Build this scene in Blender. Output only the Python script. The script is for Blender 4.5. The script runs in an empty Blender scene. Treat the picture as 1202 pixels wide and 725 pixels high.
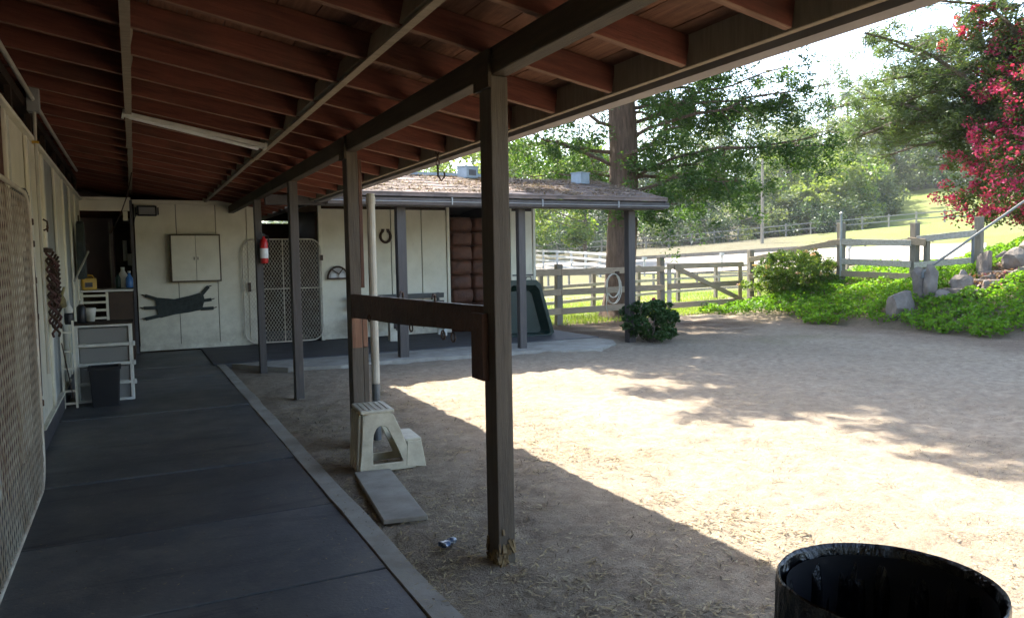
import bpy, math, random
import numpy as np
from mathutils import Vector, Matrix, noise
C = bpy.context.scene.collection
rnd = random.Random(7)
rng = np.random.default_rng(7)
R = math.radians

# ------------------------------------------------------------------ camera, sky, sun, exposure
def setup():
    sc = bpy.context.scene
    yaw, pitch, roll = R(26.2619), R(-3.8159), R(-0.9682)
    f = Vector((math.sin(yaw)*math.cos(pitch), math.cos(yaw)*math.cos(pitch), math.sin(pitch)))
    r0 = Vector((math.cos(yaw), -math.sin(yaw), 0)); u0 = r0.cross(f)
    r = math.cos(roll)*r0 + math.sin(roll)*u0; u = -math.sin(roll)*r0 + math.cos(roll)*u0
    m = Matrix((r, u, -f)).transposed().to_4x4(); m.translation = (0, 0, 1.5)
    cd = bpy.data.cameras.new('camera'); cam = bpy.data.objects.new('camera', cd); C.objects.link(cam)
    cam.matrix_world = m; cd.sensor_width = 36; cd.lens = 26.95; cd.clip_start = .05; cd.clip_end = 3000
    sc.camera = cam
    w = bpy.data.worlds.new('World'); sc.world = w; w.use_nodes = True
    nt = w.node_tree; bg = nt.nodes['Background']
    sky = nt.nodes.new('ShaderNodeTexSky'); sky.sky_type = 'NISHITA'; sky.sun_disc = False
    sky.sun_elevation = R(51.8); sky.sun_rotation = R(-6.6); sky.dust_density = 2.0; sky.air_density = 1.0
    nt.links.new(sky.outputs[0], bg.inputs[0]); bg.inputs[1].default_value = .15
    ld = bpy.data.lights.new('sun', 'SUN'); ld.energy = 3.9; ld.angle = R(.53); ld.color = (1, .95, .87)
    lo = bpy.data.objects.new('sun', ld); C.objects.link(lo)
    lo.rotation_euler = Vector((.22, -1.9, -2.43)).to_track_quat('-Z', 'Y').to_euler(); lo.location = (0, 20, 30)
    vs = sc.view_settings; vs.view_transform = 'Standard'; vs.look = 'None'; vs.exposure = EXPOSURE; vs.gamma = 1
    sc.cycles.max_bounces = 8; sc.cycles.diffuse_bounces = 5; sc.cycles.transparent_max_bounces = 8
EXPOSURE = 2.5
setup()

# ------------------------------------------------------------------ materials
def nodes(name):
    m = bpy.data.materials.new(name); m.use_nodes = True
    nt = m.node_tree; b = nt.nodes['Principled BSDF']
    return m, nt, b
def N(nt, t, **kw):
    n = nt.nodes.new(t)
    for k, v in kw.items(): setattr(n, k, v)
    return n
def mixc(nt, fac, a, b, mode='MIX'):
    n = N(nt, 'ShaderNodeMix', data_type='RGBA', blend_type=mode)
    for s, v in ((n.inputs[0], fac), (n.inputs[6], a), (n.inputs[7], b)):
        if isinstance(v, (tuple, list)): s.default_value = (*v[:3], 1)
        elif isinstance(v, (int, float)): s.default_value = v
        else: nt.links.new(v, s)
    return n.outputs[2]
def noisef(nt, co, scale, detail=5, lo=.35, hi=.65, rough=.6, dist=0, stretch=None):
    if stretch:
        mp = N(nt, 'ShaderNodeMapping'); mp.inputs[3].default_value = stretch
        nt.links.new(co, mp.inputs[0]); co = mp.outputs[0]
    n = N(nt, 'ShaderNodeTexNoise'); n.inputs['Scale'].default_value = scale; n.inputs['Detail'].default_value = detail
    n.inputs['Roughness'].default_value = rough; n.inputs['Distortion'].default_value = dist
    nt.links.new(co, n.inputs['Vector'])
    r = N(nt, 'ShaderNodeMapRange'); r.inputs[1].default_value = lo; r.inputs[2].default_value = hi
    nt.links.new(n.outputs[0], r.inputs[0])
    return r.outputs[0]
def bump(nt, b, h, dist=.01, strength=.6, prev=None):
    bp = N(nt, 'ShaderNodeBump'); bp.inputs['Distance'].default_value = dist; bp.inputs['Strength'].default_value = strength
    nt.links.new(h, bp.inputs['Height'])
    if prev: nt.links.new(prev, bp.inputs['Normal'])
    nt.links.new(bp.outputs[0], b.inputs['Normal']); return bp.outputs[0]
def coords(nt, world=False):
    """object coordinates, shifted by the object's own random number so copies differ"""
    if world: return N(nt, 'ShaderNodeNewGeometry').outputs['Position']
    tc = N(nt, 'ShaderNodeTexCoord'); oi = N(nt, 'ShaderNodeObjectInfo')
    va = N(nt, 'ShaderNodeVectorMath', operation='MULTIPLY_ADD')
    cx = N(nt, 'ShaderNodeCombineXYZ')
    for i in range(3): nt.links.new(oi.outputs['Random'], cx.inputs[i])
    nt.links.new(cx.outputs[0], va.inputs[0]); va.inputs[1].default_value = (17, 23, 31)
    nt.links.new(tc.outputs['Object'], va.inputs[2]); return va.outputs[0]
def orand(nt, lo, hi):
    oi = N(nt, 'ShaderNodeObjectInfo'); r = N(nt, 'ShaderNodeMapRange')
    r.inputs[3].default_value = lo; r.inputs[4].default_value = hi
    nt.links.new(oi.outputs['Random'], r.inputs[0]); return r.outputs[0]
def wood(name, c1, c2, grain=(1, 14, 14), rough=.75, dirt=None, dirt_amt=.5, bumpd=.004, vary=.15, scale=3):
    m, nt, b = nodes(name); co = coords(nt)
    g = noisef(nt, co, scale, 8, .3, .7, .65, .4, grain)
    col = mixc(nt, g, c1, c2)
    v = orand(nt, 1-vary, 1+vary); cc = N(nt, 'ShaderNodeCombineColor')
    for i in range(3): nt.links.new(v, cc.inputs[i])
    col = mixc(nt, 1.0, col, cc.outputs[0], 'MULTIPLY')
    if dirt:
        d = noisef(nt, co, 1.7, 6, .48, .75, .7); dm = N(nt, 'ShaderNodeMath', operation='MULTIPLY')
        nt.links.new(d, dm.inputs[0]); dm.inputs[1].default_value = dirt_amt
        col = mixc(nt, dm.outputs[0], col, dirt)
    nt.links.new(col, b.inputs['Base Color']); b.inputs['Roughness'].default_value = rough
    b.inputs['Specular IOR Level'].default_value = .25
    g2 = noisef(nt, co, scale*4, 6, .2, .8, .7, 0, grain)
    bump(nt, b, g2, bumpd)
    return m
def plain(name, c, rough=.6, metal=0, c2=None, scale=6, spec=.4, bumpd=0, lo=.35, hi=.7, world=False, bs=4):
    m, nt, b = nodes(name); co = coords(nt, world)
    if c2 is None: c2 = tuple(x*.72 for x in c)
    n = noisef(nt, co, scale, 8, lo, hi, .65)
    nt.links.new(mixc(nt, n, c, c2), b.inputs['Base Color'])
    b.inputs['Roughness'].default_value = rough; b.inputs['Metallic'].default_value = metal
    b.inputs['Specular IOR Level'].default_value = spec
    if bumpd: bump(nt, b, noisef(nt, co, scale*bs, 8, .1, .9, .7), bumpd)
    return m
def leafmat(name, cols, trans=.45, rough=.5):
    m, nt, b = nodes(name)
    g = N(nt, 'ShaderNodeNewGeometry'); cr = N(nt, 'ShaderNodeValToRGB')
    e = cr.color_ramp.elements
    while len(e) < len(cols): e.new(.5)
    for i, c in enumerate(cols): e[i].position = i/(len(cols)-1); e[i].color = (*c, 1)
    nt.links.new(g.outputs['Random Per Island'], cr.inputs[0])
    ns = noisef(nt, g.outputs['Position'], .9, 3, .3, .7)
    cc = mixc(nt, ns, (.75, .8, .8), (1.25, 1.2, 1.0)); col = mixc(nt, 1.0, cr.outputs[0], cc, 'MULTIPLY')
    nt.links.new(col, b.inputs['Base Color']); b.inputs['Roughness'].default_value = rough
    b.inputs['Specular IOR Level'].default_value = .3
    t = N(nt, 'ShaderNodeBsdfTranslucent'); mx = N(nt, 'ShaderNodeMixShader'); mx.inputs[0].default_value = trans
    tc = mixc(nt, 1.0, col, (1.5, 1.6, .6), 'MULTIPLY')
    nt.links.new(tc, t.inputs[0]); nt.links.new(b.outputs[0], mx.inputs[1]); nt.links.new(t.outputs[0], mx.inputs[2])
    nt.links.new(mx.outputs[0], nt.nodes['Material Output'].inputs[0])
    return m
M = {}
M['red'] = wood('red_stained_rafter_wood', (.215, .074, .046), (.10, .034, .024), (1, 12, 12), dirt=(.07, .042, .028), dirt_amt=.8, vary=.28)
M['edge'] = wood('worn_rafter_edge_wood', (.30, .18, .115), (.16, .08, .052), (1, 12, 12), dirt=(.12, .06, .04), dirt_amt=.7, vary=.2)  # lighter tan undersides paint in light bounced up from the floor
M['deck'] = wood('roof_deck_wood', (.23, .115, .068), (.11, .05, .033), (14, 1, 1), dirt=(.03, .02, .015), dirt_amt=.9, vary=.25)
M['beam'] = wood('dark_brown_beam_wood', (.075, .055, .032), (.04, .03, .02), (14, 1, 14), rough=.6, dirt=(.11, .09, .06), dirt_amt=.4, vary=.05)
M['post'] = wood('brown_grey_post_wood', (.13, .108, .08), (.075, .06, .046), (14, 14, 1), rough=.6, dirt=(.16, .14, .11), dirt_amt=.35, vary=.08)
M['bluepost'] = wood('slate_grey_post_wood', (.100, .088, .078), (.060, .052, .046), (14, 14, 1), rough=.6, vary=.08)
M['bare'] = wood('bare_orange_wood', (.28, .15, .09), (.16, .08, .05), (14, 14, 1))
M['rail'] = wood('chewed_dark_rail_wood', (.13, .06, .036), (.05, .026, .017), (10, 1, 1.2), rough=.5, dirt=(.2, .11, .07), dirt_amt=.5, bumpd=.008, scale=5)
M['tan'] = wood('tan_trim_wood', (.30, .25, .18), (.2, .16, .11), (1, 10, 1))
M['grey_trim'] = plain('grey_painted_gutter', (.28, .25, .235), .5, 0, (.2, .175, .16), 3)
M['darktrim'] = plain('dark_grey_painted_trim', (.085, .08, .085), .5, 0, (.05, .045, .045), 4)
M['cream'] = plain('aged_cream_paint', (.76, .725, .585), .6, 0, (.62, .585, .45), 2.2, bumpd=.0015)
M['white'] = plain('dirty_white_paint', (.66, .66, .60), .5, 0, (.47, .46, .38), 5)
M['greywall'] = plain('mauve_grey_paint', (.42, .37, .38), .7, 0, (.36, .31, .32))
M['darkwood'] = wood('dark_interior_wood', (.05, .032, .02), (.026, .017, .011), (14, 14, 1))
M['brown'] = plain('brown_melamine', (.06, .035, .022), .4)
M['black'] = plain('black_plastic', (.014, .014, .016), .4, 0, (.02, .02, .022), 9)
M['iron'] = plain('rusty_dark_iron', (.05, .035, .028), .6, .5, (.09, .05, .03), 20)
M['galv'] = plain('galvanised_steel', (.34, .34, .31), .55, .35, (.26, .27, .28), 8)
M['greymetal'] = plain('grey_painted_metal', (.13, .14, .14), .5, .2, (.08, .09, .09), 12)
M['meshw'] = plain('old_cream_mesh_wire', (.62, .58, .47), .5, .1, (.36, .27, .19), 5)
M['pipe'] = plain('dirty_cream_pipe', (.50, .48, .40), .45, 0, (.33, .30, .23), 3)
M['red_ext'] = plain('red_enamel', (.45, .02, .018), .3, 0, (.36, .015, .015), 6)
M['label'] = plain('white_paper_label', (.75, .75, .72), .6)
M['stool'] = plain('weathered_cream_plastic', (.60, .56, .42), .5, 0, (.36, .31, .22), 7, lo=.4, hi=.75)
M['conc'] = plain('worn_concrete', (.37, .34, .28), .85, 0, (.22, .195, .155), 3.5, bumpd=.004, world=True)
M['conc2'] = plain('pale_concrete', (.30, .28, .25), .8, 0, (.19, .175, .155), 2.5, bumpd=.004, world=True)
M['porch'] = plain('dark_porch_floor', (.075, .075, .078), .7, 0, (.045, .043, .042), 3, bumpd=.003, world=True)
M['greenp'] = plain('dark_green_plastic', (.005, .022, .016), .4, 0, (.008, .03, .023), 4)
M['bag'] = plain('brown_shiny_wrap', (.15, .06, .034), .5, 0, (.05, .024, .015), 5, spec=.25, bumpd=.025, bs=2)
M['fence'] = wood('weathered_fence_wood', (.40, .31, .21), (.24, .185, .125), (1.2, 12, 12), vary=.15, rough=.85)
M['fence_post'] = wood('weathered_fence_post_wood', (.27, .235, .185), (.15, .13, .10), (12, 12, 1), vary=.15, rough=.85)
M['fence_white'] = wood('flaking_white_fence_paint', (.52, .48, .41), (.30, .26, .20), (1.2, 8, 8), vary=.08, rough=.8)
M['far_fence'] = plain('white_rail_paint', (.42, .41, .38), .7)
M['far_grey'] = plain('grey_weathered_rail', (.24, .225, .19), .8)
M['rock'] = plain('grey_fieldstone', (.24, .20, .16), .95, 0, (.10, .08, .065), 3, bumpd=.03, bs=3)
M['bark'] = wood('furrowed_bark', (.20, .135, .095), (.085, .055, .04), (7, 7, 1.1), rough=.95, bumpd=.06, vary=.1, scale=2.5)
M['bark_grey'] = wood('grey_bark', (.16, .13, .10), (.08, .065, .05), (6, 6, 1.1), rough=.95, bumpd=.03)
M['blue'] = plain('blue_plastic_bottle', (.05, .16, .42), .25)
M['yellow'] = plain('yellow_plastic', (.55, .33, .03), .4)
M['canvas'] = plain('dark_grey_canvas', (.055, .065, .06), .9, 0, (.03, .035, .033), 14)
M['rope_red'] = plain('dark_red_rope', (.07, .018, .018), .9, 0, (.12, .08, .07), 40)
M['rope'] = plain('pale_hose_rubber', (.55, .53, .45), .6)
M['flower'] = leafmat('magenta_bracts', [(.34, .014, .10), (.50, .035, .17), (.58, .09, .24), (.26, .01, .07)], .35)

def grime():
    m = M['cream']; nt = m.node_tree; b = nt.nodes['Principled BSDF']; old = b.inputs['Base Color'].links[0].from_socket
    g = N(nt, 'ShaderNodeNewGeometry'); sp = N(nt, 'ShaderNodeSeparateXYZ'); nt.links.new(g.outputs['Position'], sp.inputs[0])
    mr = N(nt, 'ShaderNodeMapRange'); mr.inputs[1].default_value = .9; mr.inputs[2].default_value = .05; nt.links.new(sp.outputs[2], mr.inputs[0])
    n = noisef(nt, g.outputs['Position'], 5, 8, .35, .85, .75); mu = N(nt, 'ShaderNodeMath', operation='MULTIPLY'); nt.links.new(mr.outputs[0], mu.inputs[0]); nt.links.new(n, mu.inputs[1])
    c = mixc(nt, mu.outputs[0], old, (.26, .21, .15))
    d = noisef(nt, g.outputs['Position'], 3.2, 9, .66, .80, .8, .6, (1, 1, .3)); c = mixc(nt, d, c, (.40, .35, .25)); nt.links.new(c, b.inputs['Base Color'])
grime()
def mats_glass():
    m, nt, b = nodes('frosted_drawer_plastic')
    b.inputs['Base Color'].default_value = (.45, .45, .43, 1); b.inputs['Roughness'].default_value = .35
    b.inputs['Transmission Weight'].default_value = .6; M['frost'] = m
    m, nt, b = nodes('black_bin_liner_film'); co = coords(nt)
    b.inputs['Base Color'].default_value = (.004, .004, .005, 1); b.inputs['Roughness'].default_value = .24; b.inputs['Specular IOR Level'].default_value = .5
    h = noisef(nt, co, 9, 6, .2, .8, .6, 1.2, (1, 1, .35)); bump(nt, b, h, .02, .9); M['film'] = m
    m, nt, b = nodes('clear_crumpled_film')
    b.inputs['Base Color'].default_value = (.16, .18, .2, 1); b.inputs['Roughness'].default_value = .2
    b.inputs['Alpha'].default_value = .45; M['clear'] = m
mats_glass()
def mat_mats():
    m, nt, b = nodes('black_rubber_mat'); co = coords(nt, True)
    a = noisef(nt, co, 1.3, 8, .3, .75, .65, .5); c = mixc(nt, a, (.058, .063, .068), (.095, .097, .098))
    d = noisef(nt, co, 14, 8, .52, .8, .85); c = mixc(nt, d, c, (.17, .155, .13)); e = noisef(nt, co, .9, 8, .46, .72, .75, .3); c = mixc(nt, e, c, (.155, .145, .12)); f = noisef(nt, co, 1.1, 7, .55, .7, .7, 1.5, (.35, 2.2, 1)); c = mixc(nt, f, c, (.032, .036, .042))
    v = orand(nt, .78, 1.3); cc = N(nt, 'ShaderNodeCombineColor')
    for i in range(3): nt.links.new(v, cc.inputs[i])
    c = mixc(nt, 1.0, c, cc.outputs[0], 'MULTIPLY')
    nt.links.new(c, b.inputs['Base Color']); r = noisef(nt, co, 2.2, 5, .2, .8)
    rr = N(nt, 'ShaderNodeMapRange'); rr.inputs[3].default_value = .38; rr.inputs[4].default_value = .7
    nt.links.new(r, rr.inputs[0]); nt.links.new(rr.outputs[0], b.inputs['Roughness'])
    bump(nt, b, noisef(nt, co, 60, 4, .2, .8), .002); M['mat'] = m
mat_mats()
def mat_ground():
    m, nt, b = nodes('yard_ground'); co = coords(nt, True)
    at = N(nt, 'ShaderNodeVertexColor', layer_name='zone'); sp = N(nt, 'ShaderNodeSeparateColor'); nt.links.new(at.outputs[0], sp.inputs[0]); sp4 = at.outputs['Alpha']
    big = noisef(nt, co, .6, 6, .3, .7); fine = noisef(nt, co, 9, 9, .3, .7, .75); gr = noisef(nt, co, 70, 4, .35, .65, .7)
    dirt = mixc(nt, big, (.57, .465, .335), (.45, .36, .25)); dirt = mixc(nt, fine, dirt, (.26, .205, .15))
    sg = noisef(nt, co, 38, 5, .6, .72, .7); dirt = mixc(nt, sg, dirt, (.50, .42, .30))
    dk = noisef(nt, co, 26, 7, .62, .74, .7, .6); dirt = mixc(nt, dk, dirt, (.10, .075, .05))
    grass = mixc(nt, fine, (.11, .155, .03), (.19, .185, .065)); grass = mixc(nt, big, grass, (.135, .175, .04))
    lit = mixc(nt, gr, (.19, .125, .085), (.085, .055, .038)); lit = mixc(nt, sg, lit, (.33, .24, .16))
    far = mixc(nt, big, (.14, .125, .085), (.09, .085, .055))
    hay = mixc(nt, fine, (.185, .15, .092), (.105, .088, .052)); hay = mixc(nt, dk, hay, (.09, .085, .04)); dirt = mixc(nt, sp4, dirt, hay)
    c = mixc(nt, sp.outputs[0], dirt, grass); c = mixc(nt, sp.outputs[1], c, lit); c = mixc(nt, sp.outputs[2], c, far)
    nt.links.new(c, b.inputs['Base Color']); b.inputs['Roughness'].default_value = .95; b.inputs['Specular IOR Level'].default_value = .1
    p = bump(nt, b, fine, .035, .7); bump(nt, b, gr, .01, .8, p); M['ground'] = m
    m, nt, b = nodes('arena_sand'); co = coords(nt, True)
    c = mixc(nt, noisef(nt, co, .35, 6, .3, .7), (.29, .25, .195), (.20, .165, .12))
    nt.links.new(c, b.inputs['Base Color']); b.inputs['Roughness'].default_value = .95; M['sand'] = m
mat_ground()

# ------------------------------------------------------------------ mesh helpers
class MB:
    def __init__(s): s.v = []; s.f = []
    def add(s, vs, fs):
        n = len(s.v); s.v += [tuple(v) for v in vs]; s.f += [tuple(i+n for i in f) for f in fs]; return s
    def box(s, c, d, rz=0, rx=0, ry=0, taper=1):
        m = Matrix.Rotation(rz, 3, 'Z') @ Matrix.Rotation(ry, 3, 'Y') @ Matrix.Rotation(rx, 3, 'X'); c = Vector(c); vs = []
        for z in (-.5, .5):
            t = 1 if z < 0 else taper
            for x, y in ((-.5, -.5), (.5, -.5), (.5, .5), (-.5, .5)): vs.append(c + m @ Vector((x*d[0]*t, y*d[1]*t, z*d[2])))
        return s.add(vs, [(3, 2, 1, 0), (4, 5, 6, 7), (0, 1, 5, 4), (1, 2, 6, 5), (2, 3, 7, 6), (3, 0, 4, 7)])
    def bb(s, x0, x1, y0, y1, z0, z1): return s.box(((x0+x1)/2, (y0+y1)/2, (z0+z1)/2), (x1-x0, y1-y0, z1-z0))
    def beam(s, a, b, w, h, up=(0, 0, 1)):
        a, b = Vector(a), Vector(b); d = (b-a).normalized(); sd = d.cross(Vector(up)).normalized(); u = sd.cross(d); vs = []
        for p in (a, b):
            for i, j in ((-1, -1), (1, -1), (1, 1), (-1, 1)): vs.append(p + sd*i*w/2 + u*j*h/2)
        return s.add(vs, [(3, 2, 1, 0), (4, 5, 6, 7), (0, 1, 5, 4), (1, 2, 6, 5), (2, 3, 7, 6), (3, 0, 4, 7)])
    def tube(s, pts, r, n=8, cap=True):
        pts = [Vector(p) for p in pts]; rs = r if isinstance(r, (list, tuple)) else [r]*len(pts); rings = []; ref = Vector((.123, .34, .93)).normalized()
        base = len(s.v); prev = None
        for i, p in enumerate(pts):
            d = (pts[min(i+1, len(pts)-1)] - pts[max(i-1, 0)]).normalized()
            if prev is None: a = d.cross(ref).normalized()
            else: a = (prev - d*prev.dot(d)).normalized()
            prev = a; b = d.cross(a)
            for k in range(n):
                t = 2*math.pi*k/n; s.v.append(tuple(p + (a*math.cos(t) + b*math.sin(t))*rs[i]))
        for i in range(len(pts)-1):
            for k in range(n):
                q = base+i*n; s.f.append((q+k, q+(k+1) % n, q+n+(k+1) % n, q+n+k))
        if cap: s.f.append(tuple(base+k for k in reversed(range(n)))); s.f.append(tuple(base+(len(pts)-1)*n+k for k in range(n)))
        return s
    def lathe(s, prof, c=(0, 0, 0), n=32, close=True):
        base = len(s.v)
        for r, z in prof:
            for k in range(n): t = 2*math.pi*k/n; s.v.append((c[0]+r*math.cos(t), c[1]+r*math.sin(t), c[2]+z))
        for i in range(len(prof)-1):
            for k in range(n):
                q = base+i*n; s.f.append((q+k, q+(k+1) % n, q+n+(k+1) % n, q+n+k))
        if close: s.f.append(tuple(base+k for k in reversed(range(n)))); s.f.append(tuple(base+(len(prof)-1)*n+k for k in range(n)))
        return s
    def prism(s, poly, a, b, plane='xz'):
        """poly of 2D points, extruded between a and b along the third axis"""
        def P(p, t): return {'xz': (p[0], t, p[1]), 'yz': (t, p[0], p[1]), 'xy': (p[0], p[1], t)}[plane]
        n = len(poly); return s.add([P(p, a) for p in poly] + [P(p, b) for p in poly],
            [tuple(range(n)), tuple(range(2*n-1, n-1, -1))] + [(i, i+n, (i+1) % n+n, (i+1) % n) for i in range(n)])
    def ring(s, outer, inner, a, b, plane='xz'):
        def P(p, t): return {'xz': (p[0], t, p[1]), 'yz': (t, p[0], p[1]), 'xy': (p[0], p[1], t)}[plane]
        n = len(outer); vs = [P(p, t) for t in (a, b) for l in (outer, inner) for p in l]; fs = []
        for i in range(n):
            j = (i+1) % n
            fs += [(i, j, n+j, n+i), (2*n+i, 3*n+i, 3*n+j, 2*n+j), (i, 2*n+i, 2*n+j, j), (n+i, n+j, 3*n+j, 3*n+i)]
        return s.add(vs, fs)
    def build(s, name, mat, parent=None, loc=(0, 0, 0), rz=0, smooth=False, bevel=0):
        me = bpy.data.meshes.new(name); me.from_pydata(s.v, [], s.f); me.materials.append(M[mat] if isinstance(mat, str) else mat)
        import bmesh
        bm = bmesh.new(); bm.from_mesh(me); bmesh.ops.recalc_face_normals(bm, faces=bm.faces)
        if bevel: bmesh.ops.bevel(bm, geom=list(bm.edges), offset=bevel, segments=1 if bevel < .006 else 2, affect='EDGES', profile=.6)
        bm.to_mesh(me); bm.free()
        if smooth: me.shade_smooth()
        return link(name, me, parent, loc, rz)
def link(name, me, parent=None, loc=(0, 0, 0), rz=0):
    o = bpy.data.objects.new(name, me); C.objects.link(o); o.parent = parent; o.location = loc; o.rotation_euler = (0, 0, rz); return o
def thing(name, label, cat, loc=(0, 0, 0), rz=0, group=None):
    o = bpy.data.objects.new(name, None); C.objects.link(o); o.location = loc; o.rotation_euler = (0, 0, rz); o.empty_display_size = .1
    return tag(o, label, cat, group)
def tag(o, label=None, cat=None, group=None, kind=None):
    for k, v in (('label', label), ('category', cat), ('group', group), ('kind', kind)):
        if v: o[k] = v
    return o
def dup(o, loc, rz=None, label=None, parent=None):
    c = o.copy(); C.objects.link(c); c.location = loc; c.parent = parent
    if rz is not None: c.rotation_euler = (0, 0, rz)
    if label: c['label'] = label
    for ch in list(o.children):
        k = ch.copy(); C.objects.link(k); k.parent = c
        for g in list(ch.children):
            d = g.copy(); C.objects.link(d); d.parent = k
    return c
def piece(src, parent, loc, rot=(0, 0, 0), scale=(1, 1, 1)):
    c = bpy.data.objects.new(src.name.split('.')[0], src.data); C.objects.link(c); c.parent = parent; c.location = loc; c.rotation_euler = rot; c.scale = scale; return c
def npmesh(name, V, F4, mat, parent=None, kind=None, loc=(0, 0, 0)):
    me = bpy.data.meshes.new(name); nv, nf = len(V), len(F4); k = F4.shape[1]
    me.vertices.add(nv); me.vertices.foreach_set('co', np.ascontiguousarray(V, dtype=np.float32).ravel())
    me.loops.add(nf*k); me.loops.foreach_set('vertex_index', np.ascontiguousarray(F4, dtype=np.int32).ravel())
    me.polygons.add(nf); me.polygons.foreach_set('loop_start', np.arange(0, nf*k, k, dtype=np.int32))
    me.update(calc_edges=True); me.materials.append(M[mat] if isinstance(mat, str) else mat)
    o = link(name, me, parent, loc)
    if kind: o['kind'] = kind
    return o
def leaves(P, size, wid, droop=0., up=0.):
    """one bent-less quad leaf at each point; returns V, F"""
    n = len(P); d = rng.normal(size=(n, 3)); d[:, 2] = d[:, 2]*.7 - droop; d /= np.linalg.norm(d, axis=1)[:, None]
    nn = rng.normal(size=(n, 3)); nn[:, 2] += up; s = np.cross(d, nn); s /= (np.linalg.norm(s, axis=1)[:, None]+1e-9)
    L = size*rng.uniform(.6, 1.3, (n, 1)); W = L*wid
    V = np.stack([P - d*L/2, P + s*W/2 - d*L*.05, P + d*L/2, P - s*W/2 - d*L*.05], 1).reshape(-1, 3)
    return V, np.arange(4*n).reshape(-1, 4)
def blob(cent, rad, per, flat=.75):
    """points spread in soft clumps round the centres"""
    cent = np.asarray(cent, float); rad = np.broadcast_to(np.asarray(rad, float), (len(cent),))
    c = np.repeat(cent, per, 0); r = np.repeat(rad, per)[:, None]
    q = rng.normal(size=c.shape); q /= np.linalg.norm(q, axis=1)[:, None]; q *= rng.uniform(0.1, 1, (len(c), 1))**.55
    q[:, 2] *= flat; return c + q*r

# ------------------------------------------------------------------ terrain
def sst(x, a, b): t = np.clip((x-a)/(b-a), 0, 1); return t*t*(3-2*t)
def front(Y): return 13.2 + .35*np.sin(Y*1.1) + .0*Y
def zt(X, Y):
    X = np.asarray(X, float); Y = np.asarray(Y, float); D = np.hypot(X, Y); az = np.degrees(np.arctan2(X, Y))
    z = np.zeros(np.broadcast(X, Y).shape)
    d = np.maximum(0, X-13.2)
    s = .27 + .16*sst(-Y, -12.2, -10.2)
    bank = s*d
    hill = 3.4*(1-np.exp(-bank/3.4))*1.0
    berm = np.where(d < 2.9, bank, bank) * (1-sst(X, 16.6, 21))
    w = sst(-Y, -12.6, -10.6)
    bz = (w*hill + (1-w)*berm) * (1-sst(Y, 13.6, 15.9))
    bz = bz*(1-sst(D, 45, 80))
    a = np.interp(az, [-180, 0, 20, 28.8, 40, 55, 75, 180], [0, 1, 1.6, 1.8, 2.7, 4.3, 5.0, 0])
    far = a*sst(D, 34, 92)*.0 + a*np.clip((D-36)/52, 0, 1)**1.4
    hill2 = np.clip((D-95)/150, 0, 1)**.9 * np.interp(az, [-180, -60, 0, 25, 40, 60, 80, 180], [2, 3, 8, 12, 16, 26, 26, 2])
    return z + bz + far + hill2
def fnoise(X, Y, s, o=4):
    """cheap smooth noise with numpy value lattices"""
    out = np.zeros(X.shape); amp = 1; tot = 0
    r = np.random.default_rng(11).random((256, 256))
    for k in range(o):
        x = X/s*2**k + 37.3*k; y = Y/s*2**k + 11.7*k; xi = np.floor(x).astype(int); yi = np.floor(y).astype(int); fx = x-xi; fy = y-yi
        fx = fx*fx*(3-2*fx); fy = fy*fy*(3-2*fy); g = lambda a, b: r[a % 256, b % 256]
        out += amp*((g(xi, yi)*(1-fx)+g(xi+1, yi)*fx)*(1-fy) + (g(xi, yi+1)*(1-fx)+g(xi+1, yi+1)*fx)*fy); tot += amp; amp *= .5
    return out/tot
def axis(segs):
    out = []
    for a, b, st in segs: out += list(np.arange(a, b-1e-6, st))
    return np.array(out + [segs[-1][1]])
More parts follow.
